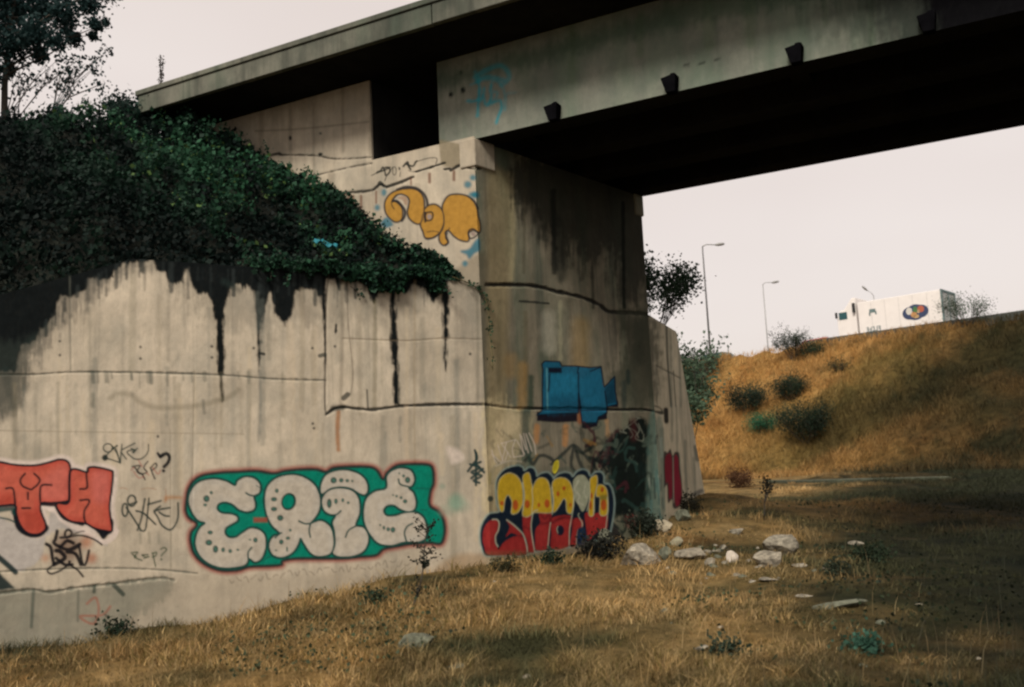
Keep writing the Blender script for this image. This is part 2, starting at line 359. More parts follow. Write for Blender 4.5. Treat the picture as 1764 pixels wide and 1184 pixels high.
for x, y0, y1, wd, c_, a in [(588, 470, 700, 6, (120, 112, 98), .45), (646, 520, 700, 7, (110, 104, 80), .45), (520, 500, 700, 9, (150, 140, 120), .4), (430, 640, 860, 8, (110, 112, 104), .4), (447, 640, 760, 5, (96, 100, 96), .5), (583, 710, 775, 7, (150, 98, 52), .75),
                             (715, 470, 900, 3, (140, 126, 100), .5), (822, 500, 700, 5, (100, 98, 84), .45), (845, 500, 960, 14, (96, 92, 78), .35), (500, 560, 700, 14, (196, 180, 156), .3), (690, 720, 760, 5, (96, 100, 94), .4), (700, 700, 800, 8, (190, 172, 148), .3), (660, 720, 850, 9, (110, 108, 96), .35), (780, 720, 960, 10, (124, 118, 100), .3), (300, 650, 900, 5, (130, 124, 108), .4), (100, 660, 780, 6, (120, 118, 104), .4), (230, 470, 640, 12, (140, 134, 116), .35), (290, 500, 620, 7, (120, 116, 104), .35)]:
    g.line([(x, y0), (x + random.uniform(-2, 2), (y0 + y1) / 2), (x + random.uniform(-3, 3), y1)], wd, c_, a, 2.6, nz=2)
for x, y in [(103, 588), (103, 612), (242, 598), (242, 618), (365, 597), (365, 616), (437, 600), (579, 570), (577, 597), (538, 600), (810, 610), (539, 730), (541, 738), (272, 752)]: g.dot(x, y, 2.4, (40, 44, 42), a=.85)
g.line([(578, 573), (579, 560)], 4, (30, 32, 32), .9); g.line([(592, 686), (599, 680)], 9, (40, 44, 40), .8); g.line([(574, 704), (590, 702)], 10, (34, 38, 36), .8, 3); g.line([(632, 672), (634, 704)], 3, (60, 60, 54), .8)
g.line([(551, 613), (560, 611)], 7, (50, 56, 52), .8); g.line([(446, 609), (455, 610)], 5, (30, 34, 34), .9)
g.line([(190, 686), (205, 678), (225, 680), (240, 692), (270, 702), (330, 700), (390, 686), (410, 672)], 9, (118, 112, 94), .45, 4); g.line([(0, 742), (200, 745), (420, 748)], 2, (130, 122, 104), .5)
g.line([(160, 680), (160, 700)], 7, (80, 86, 76), .5, 3); g.line([(350, 690), (352, 712)], 5, (90, 92, 84), .5, 2)
g.line([(0, 985), (100, 980), (200, 979), (280, 982), (340, 988)], 2.6, (70, 78, 70), .7, 1, nz=2, dep=.01); g.line([(293, 740), (294, 1000)], 2, (120, 114, 98), .5)
g.fill([(-20, 1024), (55, 1018), (90, 1018), (140, 1012), (200, 1006), (270, 996), (300, 1000), (292, 1030), (240, 1060), (200, 1085), (180, 1130), (-20, 1130)], (100, 104, 92), .6, 8, nz=12)
g.line([(0, 1022), (55, 1016), (85, 1020), (130, 1013), (200, 1005), (275, 996), (300, 1000)], 4, (50, 64, 58), .55, 1.6, nz=4, dep=.02)
g.line([(58, 1016), (54, 1080)], 6, (50, 66, 60), .6, 2); g.line([(135, 1016), (134, 1070)], 4, (60, 72, 66), .5, 2)
g.line([(163, 1010), (162, 1020)], 6, (40, 56, 50), .8, 2); g.line([(196, 1008), (212, 1024)], 8, (36, 52, 46), .8, 2)
g.line([(150, 1040), (165, 1030), (170, 1055), (160, 1075), (138, 1062), (175, 1060), (190, 1045)], 4, (150, 78, 60), .6, 1.6, nz=1)
g.fill([(300, 1000), (420, 995), (600, 985), (700, 965), (730, 960), (725, 1010), (560, 1040), (330, 1090), (240, 1120), (200, 1090)], (150, 140, 122), .35, 8, nz=6)
for i in range(26):                                # faded pencil-like scrawl under the big piece
    x = 395 + i * 12.6; y = 1000 - i * 1.3; g.line([(x, y + random.uniform(-6, 6)), (x + 4, y + random.uniform(-8, 8)), (x + 8, y + random.uniform(-6, 6))], 2.2, (112, 104, 90), .55, 1)
# ---- dirt, cracks and painted bridge shade on the front
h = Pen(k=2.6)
h.fill([(838, 280), (838, 700), (838, 990), (862, 990), (872, 700), (884, 300)], (96, 86, 62), .5, 9, curve=False)
h.line([(880, 300), (884, 400), (880, 480)], 10, (120, 112, 86), .45, 5)
h.fill([(890, 270), (1120, 300), (1122, 470), (1090, 520), (1060, 500), (1050, 430), (1010, 470), (990, 420), (965, 460), (955, 400), (930, 420), (915, 360), (895, 380)], (26, 27, 24), .8, 16, nz=26)  # bridge shade, with some soot, painted on the upper front
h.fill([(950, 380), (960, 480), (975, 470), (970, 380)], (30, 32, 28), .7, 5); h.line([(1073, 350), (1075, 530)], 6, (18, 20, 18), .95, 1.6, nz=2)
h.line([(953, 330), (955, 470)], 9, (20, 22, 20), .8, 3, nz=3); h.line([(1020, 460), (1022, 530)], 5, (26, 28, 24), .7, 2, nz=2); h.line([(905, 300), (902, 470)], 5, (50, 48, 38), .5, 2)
h.line([(838, 491), (880, 491), (920, 493), (960, 503), (1000, 512), (1030, 524), (1050, 537), (1085, 539), (1128, 543)], 7, (20, 20, 19), .95, 1.6, nz=3, dep=.03)
h.line([(895, 519), (945, 523)], 4, (20, 22, 20), .9, 1.2, nz=2)
h.line([(836, 697), (880, 703), (920, 704), (1000, 704), (1060, 706), (1110, 706), (1140, 712)], 5, (18, 20, 20), .95, 1.2, nz=2, dep=.025)
h.fill([(1060, 545), (1125, 548), (1128, 690), (1070, 690), (1050, 640), (1080, 600)], (42, 44, 36), .75, 14, nz=22)
h.fill([(836, 705), (905, 712), (900, 780), (850, 830), (838, 900), (836, 960)], (128, 118, 92), .5, 10, nz=22)
for x, y in [(862, 745), (880, 730), (848, 780), (900, 735)]: h.dot(x, y, 12, (140, 128, 104), ry=22, a=.4, soft=8)
for x, y0, y1, wd, c_, a in [(860, 520, 690, 6, (70, 66, 50), .5), (905, 540, 690, 9, (60, 56, 42), .5), (945, 545, 600, 22, (118, 116, 104), .45), (965, 520, 620, 6, (104, 102, 84), .5), (1000, 560, 640, 30, (96, 78, 44), .45), (900, 630, 700, 16, (112, 84, 40), .4), (915, 650, 700, 9, (30, 40, 32), .8), (905, 710, 780, 16, (34, 44, 40), .8), (880, 620, 640, 24, (100, 80, 46), .4), (925, 735, 760, 10, (128, 84, 36), .5), (975, 735, 765, 9, (128, 84, 36), .5), (1045, 725, 750, 6, (120, 92, 60), .5), (1075, 660, 700, 9, (28, 36, 34), .7), (1082, 640, 660, 7, (24, 32, 30), .8), (1100, 560, 620, 20, (34, 38, 32), .5), (850, 720, 960, 7, (112, 104, 80), .4), (1020, 760, 800, 20, (70, 66, 50), .5)]:
    h.line([(x, y0), (x + random.uniform(-2, 2), y1)], wd, c_, a, max(2.0, wd * .35), nz=4)
h.fill([(1047, 770), (1075, 735), (1110, 722), (1118, 760), (1117, 880), (1108, 892), (1060, 888), (1050, 850)], (10, 15, 13), 1, 6, nz=12)
h.fill([(1118, 730), (1130, 730), (1132, 920), (1112, 920)], (56, 76, 70), .55, 4, nz=5); h.fill([(1078, 888), (1098, 890), (1096, 908), (1078, 908)], (96, 28, 34), .7, 3)
h.fill([(1060, 895), (1130, 895), (1132, 950), (1055, 950)], (52, 58, 48), .6, 8, nz=8)
h.fill([(925, 940), (1000, 935), (1050, 905), (1062, 910), (1060, 975), (925, 975)], (88, 84, 72), .8, 6, nz=5)
h.fill([(1004, 948), (1030, 920), (1060, 905), (1072, 935), (1066, 972), (1006, 972)], (20, 19, 20), .95, 5, nz=8)
# dark loops behind the big piece
for p in [[(900, 800), (910, 788), (918, 800), (930, 785), (948, 790), (960, 806), (950, 820)], [(950, 800), (975, 778), (988, 767), (1005, 782), (1022, 800)], [(988, 768), (984, 800), (992, 815)], [(990, 770), (1000, 800), (1010, 815)], [(1022, 795), (1040, 775), (1046, 760)]]:
    h.line(p, 6, (26, 30, 28), .85, 1.8, nz=2)
h.fill([(952, 810), (956, 796), (962, 794), (962, 806), (956, 816)], (150, 142, 36), .9, 1.5)
# ---- dirt on the bridge side wall above the bank
s_ = Pen(k=KS)
s_.fill([(755, 240), (800, 250), (795, 285), (783, 290), (760, 285)], (150, 138, 112), .75, 2, curve=False)
s_.line([(645, 268), (700, 260), (752, 246)], 4, (120, 62, 30), .5, 1.6)
for p, wd in [([(444, 272), (465, 268), (482, 264)], 4), ([(482, 267), (540, 268), (580, 274), (640, 271)], 3), ([(503, 318), (560, 298), (640, 281)], 2), ([(566, 336), (600, 332), (640, 328), (655, 318), (665, 322)], 5), ([(667, 322), (690, 314), (712, 305)], 5), ([(716, 296), (740, 289), (766, 281)], 4), ([(776, 294), (786, 288), (796, 284)], 6), ([(766, 292), (775, 291)], 5), ([(797, 285), (812, 291), (828, 290)], 3)]:
    s_.line(p, wd, (28, 32, 32), .9, .9, nz=3, dep=.02)
for x, y0, y1, wd in [(608, 338, 352, 5), (622, 338, 358, 4), (600, 336, 350, 4), (594, 336, 345, 3), (648, 330, 350, 3), (740, 300, 314, 5), (708, 308, 318, 3), (782, 296, 310, 5)]: s_.line([(x, y0), (x, y1)], wd, (112, 58, 34), .75, 1.8)
for x, y0, y1, wd, a in [(540, 180, 300, 4, .4), (590, 150, 260, 5, .35), (637, 140, 268, 4, .4), (500, 190, 300, 5, .3), (570, 300, 340, 12, .35), (450, 180, 300, 8, .3), (720, 320, 350, 9, .25)]: s_.line([(x, y0), (x + 1, y1)], wd, (112, 104, 88), a, 2.4, nz=3)
s_.line([(440, 226), (520, 222), (636, 210)], 3, (112, 106, 92), .5, 1.4); s_.dot(434, 255, 4, (28, 30, 32), ry=5); s_.dot(500, 238, 2.4, (34, 36, 38), ry=4); s_.dot(552, 230, 2, (50, 70, 74)); s_.dot(552, 266, 4, (30, 40, 40), ry=3)
s_.fill([(820, 440), (838, 440), (838, 500), (800, 495), (770, 478)], (120, 110, 90), .5, 5)
# ---- girder side
q_ = Pen(740, 90, 5.638, k=KG)
q_.dot(208, 412, 22, (18, 20, 22), ry=27); q_.dot(325, 370, 22, (18, 20, 22), ry=34); q_.dot(305, 198, 16, (20, 26, 26))
q_.line([(325, 400), (325, 500)], 14, (84, 86, 74), .6, 2.5); q_.line([(208, 440), (210, 520)], 12, (96, 98, 86), .4, 2.5)
gq = Pen(k=KG)
gq.line([(1178, 114), (1188, 112)], 4, (40, 44, 40), .8, 1); gq.line([(1204, 110), (1214, 107)], 4, (40, 44, 40), .8, 1); gq.line([(1232, 103), (1238, 101)], 4, (40, 44, 40), .8, 1)
for x, y in [(985, 70), (1100, 60), (1220, 30), (1290, 20), (1420, 10), (1500, 5)]: gq.line([(x, y - 30), (x + 2, y + random.uniform(30, 80))], random.uniform(8, 22), (70, 84, 66), .45, 5, nz=6)
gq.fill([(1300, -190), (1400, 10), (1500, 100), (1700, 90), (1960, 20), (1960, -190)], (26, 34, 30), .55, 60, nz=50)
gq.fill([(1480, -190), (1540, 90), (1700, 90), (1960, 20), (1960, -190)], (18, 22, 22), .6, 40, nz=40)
gq.fill([(1560, -140), (1612, 60), (1700, 80), (1960, 20), (1960, -190), (1700, -190)], (9, 9, 11), 1, 26, nz=24)  # shadow painted in towards the girder's right end
gq.fill([(750, 128), (900, 90), (1100, 30), (1250, -30), (1600, -120), (1600, -60), (1450, -10), (1250, 30), (1100, 62), (900, 118), (756, 155)], (44, 62, 50), .6, 14, nz=16)  # shade of the deck overhang, painted along the girder top
# ---- right wing wall
r_ = Pen(k=1.6)
for p, wd in [([(1130, 630), (1150, 640), (1172, 652)], 2.4), ([(1148, 560), (1150, 620), (1156, 700)], 4), ([(1160, 640), (1164, 700)], 2), ([(1128, 700), (1138, 704), (1142, 712)], 3)]: r_.line(p, wd, (60, 62, 54), .8, 1, dep=.015)
r_.line([(1147, 706), (1148, 726)], 8, (14, 14, 16), .95, 1.4)
for x, y0, y1, wd in [(1165, 700, 850, 3), (1180, 760, 860, 5), (1140, 740, 880, 7), (1195, 790, 850, 4), (1155, 570, 760, 4), (1170, 600, 700, 4)]: r_.line([(x, y0), (x + 3, y1)], wd, (84, 90, 80), .5, 1.6, nz=2)
r_.fill([(1128, 740), (1142, 730), (1146, 900), (1128, 910)], (90, 106, 96), .6, 3, nz=4); r_.line([(1196, 852), (1208, 846)], 8, (50, 54, 56), .7, 2); r_.line([(1198, 770), (1201, 792)], 7, (60, 66, 60), .7, 2)

OWNERS = {}
def pen(face_, i, name, label, *a):
    OWNERS.setdefault(face_, {})[i] = (name, label); return Pen(*a, own=i)
# ---- silver and teal piece
P = pen('wing', 1, 'graffiti_piece', 'silver bubble letters ERIE on a teal shadow with a red glow', 300, 770, 3.675, KW)
out_ = [(75, 330), (90, 260), (130, 205), (190, 175), (300, 160), (400, 155), (520, 150), (630, 165), (700, 150), (800, 140), (900, 140), (960, 155), (1010, 130), (1120, 122), (1240, 125), (1290, 150), (1322, 200), (1345, 165), (1390, 125), (1450, 108), (1600, 108), (1640, 140), (1645, 230), (1625, 290), (1622, 370), (1680, 410), (1710, 470), (1715, 550), (1690, 615), (1620, 612), (1500, 618), (1420, 632), (1330, 650), (1280, 690), (1180, 700), (1060, 710), (880, 710), (760, 712), (690, 725), (680, 750), (600, 758), (480, 763), (400, 785), (290, 785), (190, 745), (125, 680), (100, 600), (105, 540), (140, 490), (90, 450), (70, 400)]
P.fill(out_, (140, 62, 54), .85, 5, grow=5.5); P.fill(out_, (26, 48, 48), .97, 2.4, grow=1.5); P.fill(out_, (12, 120, 100), 1, 2, grow=-3.5)
SIL = (176, 170, 158); LN = (24, 62, 58)
letters = [[(250, 202), (330, 217), (385, 245), (402, 215), (450, 190), (510, 200), (545, 240), (540, 290), (505, 315), (515, 360), (505, 398), (460, 412), (410, 398), (370, 365), (320, 350), (282, 362), (272, 392), (300, 418), (360, 425), (398, 440), (400, 468), (365, 490), (330, 512), (322, 545), (345, 572), (390, 572), (430, 545), (480, 515), (530, 520), (570, 550), (582, 600), (575, 660), (550, 712), (510, 730), (475, 710), (445, 752), (330, 768), (240, 750), (170, 700), (135, 630), (140, 560), (165, 510), (195, 482), (150, 465), (110, 410), (90, 340), (110, 270), (160, 220)],
           [(740, 175), (820, 190), (890, 240), (925, 320), (920, 400), (888, 455), (868, 482), (930, 466), (985, 500), (1008, 560), (1010, 630), (985, 680), (910, 695), (860, 670), (822, 615), (800, 580), (785, 620), (750, 670), (690, 700), (630, 690), (602, 645), (605, 600), (630, 565), (668, 548), (620, 500), (585, 430), (572, 330), (590, 250), (650, 195)],
           [(935, 300), (926, 255), (950, 190), (1000, 157), (1080, 145), (1160, 165), (1210, 205), (1228, 260), (1215, 300), (1180, 300), (1120, 265), (1060, 255), (990, 265)],
           [(1060, 260), (1130, 277), (1170, 330), (1175, 420), (1150, 495), (1200, 510), (1230, 560), (1225, 620), (1190, 670), (1120, 695), (1040, 695), (1003, 672), (1018, 620), (1015, 540), (1002, 480), (1022, 438), (1000, 432), (960, 415), (938, 380), (935, 330), (965, 284), (1010, 264)],
           [(1342, 262), (1345, 190), (1380, 150), (1440, 133), (1500, 150), (1522, 200), (1510, 242), (1485, 262), (1515, 290), (1532, 350), (1520, 398), (1480, 411), (1430, 395), (1390, 370), (1345, 376), (1327, 405), (1345, 435), (1400, 435), (1460, 417), (1530, 415), (1580, 450), (1600, 520), (1590, 580), (1540, 605), (1480, 603), (1440, 607), (1380, 625), (1300, 615), (1250, 570), (1210, 500), (1198, 420), (1215, 330), (1270, 282)]]
for l in letters: P.line(l, 22, LN, .95, 1.5, closed=True)
for l in letters:
    P.fill(l, SIL, 1, 1.2, grow=-1.2); P.fill(l, (182, 168, 146), .25, 6, grow=-9, nz=8)
P.dot(725, 347, 47, LN, ry=56, rot=.25); P.dot(722, 347, 35, (8, 122, 102), ry=43, rot=.25)
for p in [[(455, 292), (480, 306), (520, 312)], [(470, 710), (468, 670), (490, 638)], [(790, 470), (830, 487), (868, 484)], [(862, 572), (855, 530), (862, 490)], [(1085, 572), (1105, 528), (1150, 502)], [(1055, 405), (1030, 428), (1000, 432)], [(1420, 205), (1432, 238), (1485, 252)], [(1470, 596), (1458, 545), (1475, 505), (1510, 485)], [(640, 575), (668, 550), (680, 545)]]: P.line(p, 11, LN, .95, 1.1)
for x, y, rx, ry in [(205, 328, 20, 22), (235, 290, 10, 11), (197, 368, 12, 10), (228, 542, 17, 13), (220, 606, 22, 19), (262, 648, 17, 24), (310, 652, 11, 16), (355, 660, 12, 13), (403, 652, 9, 7), (515, 590, 14, 16), (480, 588, 9, 5), (650, 278, 12, 14), (632, 332, 19, 14), (632, 394, 20, 14), (672, 450, 20, 19), (678, 602, 15, 16), (720, 578, 14, 10), (735, 528, 9, 9), (715, 648, 6, 16), (645, 655, 8, 5), (1010, 212, 20, 20), (1058, 212, 14, 14), (1096, 214, 11, 11), (1128, 216, 8, 7), (982, 358, 15, 30), (1024, 345, 11, 18), (1068, 338, 9, 13), (1102, 354, 9, 9), (1478, 210, 17, 20), (1452, 184, 9, 10), (1425, 168, 6, 6), (1462, 345, 14, 13), (1437, 322, 9, 9), (1408, 312, 8, 8), (1386, 306, 6, 6), (1385, 525, 15, 18), (1355, 522, 11, 13), (1328, 512, 8, 12), (1305, 495, 6, 7)]:
    P.dot(x, y, rx, LN, ry=ry, a=.9, soft=1); P.dot(x, y, rx * .45, (70, 120, 104), ry=ry * .45, a=.7, soft=.8)
P.fill([(503, 447), (590, 447), (590, 478), (503, 478)], (140, 72, 58), .9, 1.5, curve=False)
for p in [[(520, 245), (560, 270), (575, 300)], [(1610, 265), (1530, 262)], [(1600, 400), (1560, 398)], [(640, 690), (590, 700), (560, 730)]]: P.line(p, 6, LN, .7, 1)
# ---- coral letters at the left
P = pen('wing', 2, 'graffiti_piece', 'coral red block letters TH outlined in black with a white edge', 0, 740, 3.947, KW)
Tt = [(-520, 235), (-380, 215), (-120, 215), (0, 222), (100, 240), (230, 245), (330, 225), (400, 205), (455, 215), (478, 262), (470, 370), (470, 465), (450, 490), (350, 500), (285, 500), (275, 540), (290, 590), (310, 640), (305, 685), (250, 715), (180, 700), (135, 645), (110, 570), (100, 515), (0, 520), (-120, 520), (-400, 530), (-520, 480)]
Hh = [(478, 280), (590, 290), (600, 262), (650, 256), (750, 278), (768, 300), (760, 400), (745, 520), (755, 620), (762, 690), (715, 690), (640, 672), (580, 640), (480, 625), (420, 580), (385, 530), (395, 500), (470, 490)]
WH = (206, 192, 182)
for l in (Tt, Hh): P.fill(l, WH, .95, 4, grow=8)
P.fill([(-60, 590), (100, 650), (180, 730), (300, 725), (340, 560), (380, 560), (450, 640), (560, 690), (700, 760), (720, 790), (600, 740), (480, 690), (380, 680), (300, 760), (290, 850), (230, 920), (110, 965), (0, 870), (-60, 840)], (172, 166, 160), .92, 3, nz=4)
P.line([(320, 530), (345, 545), (385, 560), (430, 620), (520, 670), (620, 715), (705, 765), (770, 730), (790, 690)], 34, WH, .95, 2)
P.fill([(400, 500), (480, 560), (590, 640), (660, 700), (700, 748), (735, 720), (765, 690), (755, 600), (560, 560)], BLK, 1, 1.6); P.line([(110, 560), (135, 660), (200, 705), (265, 705), (305, 670)], 56, BLK, 1, 1.8)
P.line([(-40, 545), (80, 530), (100, 560)], 50, (22, 60, 58), .9, 2.5); P.line([(290, 505), (380, 510), (470, 500)], 30, BLK, 1, 1.5); P.line([(390, 530), (440, 600), (560, 640)], 34, BLK, 1, 1.5)
for l in (Tt, Hh): P.fill(l, (176, 80, 66), 1, 1.4, grow=-.5); P.fill(l, (186, 98, 80), .6, 6, grow=-9, nz=8)
P.fill([(300, 330), (460, 240), (460, 470), (300, 480), (270, 400)], (190, 108, 98), .5, 9, own=False); P.fill([(630, 300), (740, 300), (730, 480), (640, 480)], (192, 110, 104), .45, 9, own=False)
P.fill([(150, 560), (270, 560), (290, 680), (190, 680)], (150, 52, 40), .6, 8, own=False); P.fill([(0, 440), (90, 440), (95, 510), (0, 510)], (150, 52, 40), .5, 7, own=False)
for l in (Tt, Hh): P.line(l, 15, BLK, 1, 1.1, closed=True)
for p in [[(170, 300), (138, 345), (155, 385), (205, 408)], [(232, 300), (270, 340), (255, 375), (215, 408)], [(40, 402), (85, 400), (98, 450), (104, 520)], [(350, 378), (285, 380), (272, 430), (275, 500)], [(598, 262), (588, 310), (592, 395), (545, 405)], [(545, 482), (600, 478), (605, 500), (575, 550), (572, 600), (585, 640)], [(190, 430), (190, 475)], [(150, 535), (205, 535)]]: P.line(p, 14, BLK, .95, 1.2)
P.line([(0, 600), (60, 612), (100, 630)], 12, (24, 60, 60), .9, 1.4)
P.line([(-20, 860), (50, 920), (105, 970)], 38, (24, 44, 46), .95, 2); P.fill([(-30, 960), (30, 1010), (95, 1075), (60, 1085), (-30, 1085)], (24, 42, 44), .95, 3)
P = pen('wing', 3, 'graffiti_tag', 'black scribbled tag over an orange smudge', 0, 880, 5.382, KW)
P.dot(800, 290, 55, (166, 92, 50), a=.6, soft=8, own=False); P.dot(850, 440, 45, (160, 84, 46), a=.6, soft=7, own=False); P.dot(420, 440, 35, (160, 100, 66), a=.5, soft=6, own=False); P.dot(620, 340, 130, (96, 56, 40), a=.6, soft=14)
for p, wd in [([(530, 190), (515, 260), (500, 300), (560, 330), (620, 280), (680, 300)], 34), ([(600, 230), (610, 190), (640, 178), (665, 205), (640, 240), (560, 250)], 24), ([(430, 310), (470, 340), (485, 430), (500, 500)], 34), ([(500, 500), (440, 550), (470, 585), (540, 565), (610, 520), (650, 470)], 18), ([(500, 500), (600, 440), (560, 380), (520, 370)], 40), ([(560, 340), (640, 360), (740, 310), (690, 350), (620, 380), (700, 400), (750, 500)], 34), ([(735, 330), (750, 420), (770, 500), (800, 480), (825, 370)], 26), ([(640, 470), (660, 510), (720, 550), (770, 610)], 20), ([(620, 250), (720, 230), (800, 240), (880, 270), (945, 315)], 17), ([(680, 220), (740, 195), (780, 190)], 12), ([(520, 440), (600, 500), (670, 500)], 30)]: P.line(p, wd, (22, 22, 26), .96, 1.3)
# ---- small dark tags
def tg(i, label, strokes, col=(30, 48, 44), wd=11, o=(160, 740, 4.556), face_='wing', k=KW, a=.92):
    P = pen(face_, i, 'graffiti_tag', label, *o, k)
    for s in strokes: P.line(s, wd, col, a, 1.0)
    return P
el = lambda x, y, rx, ry: [(x + rx * cos(t), y + ry * sin(t)) for t in np.linspace(0, 2 * pi, 11)]
Q = tg(4, 'thin dark green tag RKE above the question mark', [el(118, 145, 36, 33), [(150, 150), (190, 130)], [(188, 125), (100, 215), (150, 238), (215, 262)], [(150, 130), (190, 190), (215, 262)], [(180, 150), (205, 230), (215, 262), (222, 180), (228, 118)], [(222, 180), (262, 232)], [(228, 160), (330, 108)], [(350, 148), (310, 180), (340, 160), (290, 165), (268, 178), (290, 205), (330, 232), (375, 232), (415, 205), (435, 165), (436, 118)], [(300, 150), (330, 165), (320, 185)]])
Q.dot(95, 222, 24, (28, 40, 38), a=.95)
Q = tg(5, 'thick black tag with a question mark over red scratches', [[(310, 292), (370, 285), (345, 330), (385, 350), (410, 395)], [(330, 300), (370, 350)], [(432, 250), (400, 300), (425, 335), (385, 352)], [(450, 300), (470, 350), (487, 388)], [(455, 300), (490, 265), (500, 290), (465, 320)]], wd=12, col=(26, 30, 32))
for s in [[(320, 330), (360, 380), (400, 370)], [(360, 245), (385, 290)], [(470, 300), (510, 350), (530, 320)], [(420, 340), (440, 360)], [(300, 320), (320, 300)]]: Q.line(s, 9, (150, 60, 48), .6, 1.2)
Q.line([(510, 188), (530, 215), (545, 198)], 22, (22, 24, 28), .96, 1.2); Q.line([(530, 215), (575, 190), (600, 215), (590, 260), (560, 292)], 28, (22, 24, 28), .96, 1.2); Q.dot(555, 325, 13, (22, 24, 28))
tg(6, 'large dark green tag RKE beside the silver letters', [el(305, 560, 32, 42), el(252, 632, 22, 50), [(262, 612), (320, 700), (372, 782)], [(290, 590), (345, 570)], [(350, 792), (380, 700), (408, 545)], [(372, 792), (410, 790), (425, 700), (440, 540)], [(430, 590), (535, 560)], [(340, 640), (400, 660), (492, 745)], [(530, 602), (490, 632), (482, 648), (510, 690), (540, 750), (600, 788), (640, 760), (668, 690), (668, 578)], [(490, 640), (540, 625), (605, 615)], [(520, 650), (560, 675), (600, 682)]], wd=15, col=(26, 44, 42))
tg(7, 'small green tag ending in a question mark low on the wall', [[(302, 970), (350, 964), (325, 1000), (350, 1015), (385, 1028)], [(310, 980), (340, 1000)], [(432, 982), (385, 985), (410, 1000), (440, 998), (400, 1012)], [(468, 970), (480, 1020), (492, 1075)], [(470, 972), (498, 965), (492, 992), (468, 1002)], [(532, 940), (560, 928), (578, 945), (550, 975), (538, 992)]], wd=10, col=(44, 66, 44))
k_ = Pen(160, 740, 4.556, k=KW); k_.dot(538, 1020, 7, (44, 66, 44)); k_.line([(380, 470), (430, 460), (495, 470)], 6, (150, 104, 72), .6, 1); k_.line([(210, 462), (240, 458), (270, 470)], 6, (150, 104, 72), .6, 1); k_.fill([(560, 530), (600, 520), (690, 525), (690, 545), (600, 548), (565, 575)], (160, 112, 66), .6, 3); k_.line([(570, 465), (574, 560)], 6, (150, 96, 60), .6, 1); k_.line([(615, 800), (616, 1080)], 5, (112, 112, 98), .5, 1)
for x in (370, 440, 515): k_.line([(x, 810), (x + 4, 890)], 20, (116, 116, 102), .5, 3)
# faded marks right of the silver letters
w_ = Pen(k=KW); w_.fill([(770, 770), (790, 775), (800, 790), (780, 800), (774, 790)], (212, 198, 186), .7, 5); w_.dot(786, 865, 14, (92, 150, 128), a=.5, soft=8); w_.dot(762, 838, 5, (112, 140, 124), a=.5, soft=4); w_.line([(765, 880), (800, 872)], 20, (130, 150, 132), .35, 6)
w_.fill([(745, 985), (790, 955), (835, 962), (835, 1010), (740, 1010)], (150, 118, 76), .5, 8)
Q = tg(8, 'small smudged dark green tag near the corner', [[(818, 776), (822, 790), (815, 800), (828, 796)], [(810, 800), (826, 806), (812, 814), (830, 820), (816, 828), (826, 832)], [(806, 812), (818, 800), (834, 814)], [(812, 824), (832, 808)], [(820, 780), (820, 836)]], wd=4.5, col=(36, 56, 56), o=(0, 0, 1))
# ---- yellow throw-up on the side wall
P = pen('side', 10, 'graffiti_piece', 'mustard yellow bubble letters outlined in dark grey', 640, 260, 5.64, KS)
YE = (198, 150, 70); DG = (58, 56, 58)
a1 = [(130, 540), (145, 470), (200, 410), (290, 378), (400, 372), (470, 405), (505, 470), (510, 560), (505, 650), (470, 705), (420, 700), (370, 655), (352, 600), (365, 530), (370, 480), (345, 440), (290, 418), (240, 432), (205, 480), (240, 500), (285, 545), (300, 610), (285, 670), (240, 690), (190, 665), (145, 610)]
a2 = [(515, 575), (560, 532), (620, 525), (670, 560), (698, 620), (700, 700), (680, 760), (655, 800), (600, 840), (530, 850), (500, 780), (478, 720), (490, 650)]
a3 = [(690, 560), (705, 500), (750, 440), (830, 425), (920, 440), (985, 490), (1020, 560), (1035, 640), (1055, 720), (1048, 790), (990, 770), (940, 800), (945, 850), (930, 878), (860, 865), (800, 825), (760, 780), (730, 775), (712, 800), (730, 850), (740, 890), (700, 915), (665, 880), (662, 820), (700, 740), (705, 650)]
for l in (a1, a2, a3): P.line(l, 26, DG, .95, 1.6, closed=True); 
P.line([(250, 378), (330, 352), (430, 362), (500, 410), (535, 470), (545, 530)], 26, (44, 44, 48), .95, 1.6); P.line([(930, 440), (1000, 490), (1035, 560)], 20, (40, 44, 48), .9, 1.6)
for l in (a1, a2, a3): P.fill(l, YE, 1, 1.1)
for l in (a1, a2, a3): P.line(l, 9, DG, .85, 1, closed=True)
for p, wd in [([(205, 490), (250, 490), (300, 540), (325, 590), (320, 640), (295, 680)], 24), ([(245, 432), (205, 470), (195, 520), (220, 565)], 10), ([(535, 600), (590, 600), (590, 660), (540, 680), (520, 640), (535, 600)], 16), ([(520, 600), (522, 690)], 20), ([(540, 790), (600, 780), (650, 790)], 8), ([(715, 800), (745, 770), (760, 750)], 10), ([(735, 800), (720, 840), (745, 890), (720, 920)], 16), ([(950, 770), (990, 760), (1035, 800), (1000, 840), (955, 850), (940, 800), (950, 770)], 16), ([(530, 850), (600, 845), (650, 810)], 14)]: P.line(p, wd, (44, 44, 50), .95, 1.2)
P.fill([(285, 440), (330, 445), (350, 480), (345, 530), (320, 520), (300, 480), (250, 462)], (180, 152, 128), .9, 1.5); P.dot(562, 640, 22, (176, 158, 150), ry=26); P.dot(988, 808, 22, (170, 150, 140), ry=20)
for x, y, rx, ry in [(122, 405, 26, 34), (56, 552, 26, 30), (935, 328, 36, 34), (985, 262, 30, 28), (985, 425, 40, 24), (1010, 430, 34, 34), (908, 1095, 26, 28)]: P.dot(x, y, rx, (28, 124, 146), ry=ry, a=.8, soft=3.5)
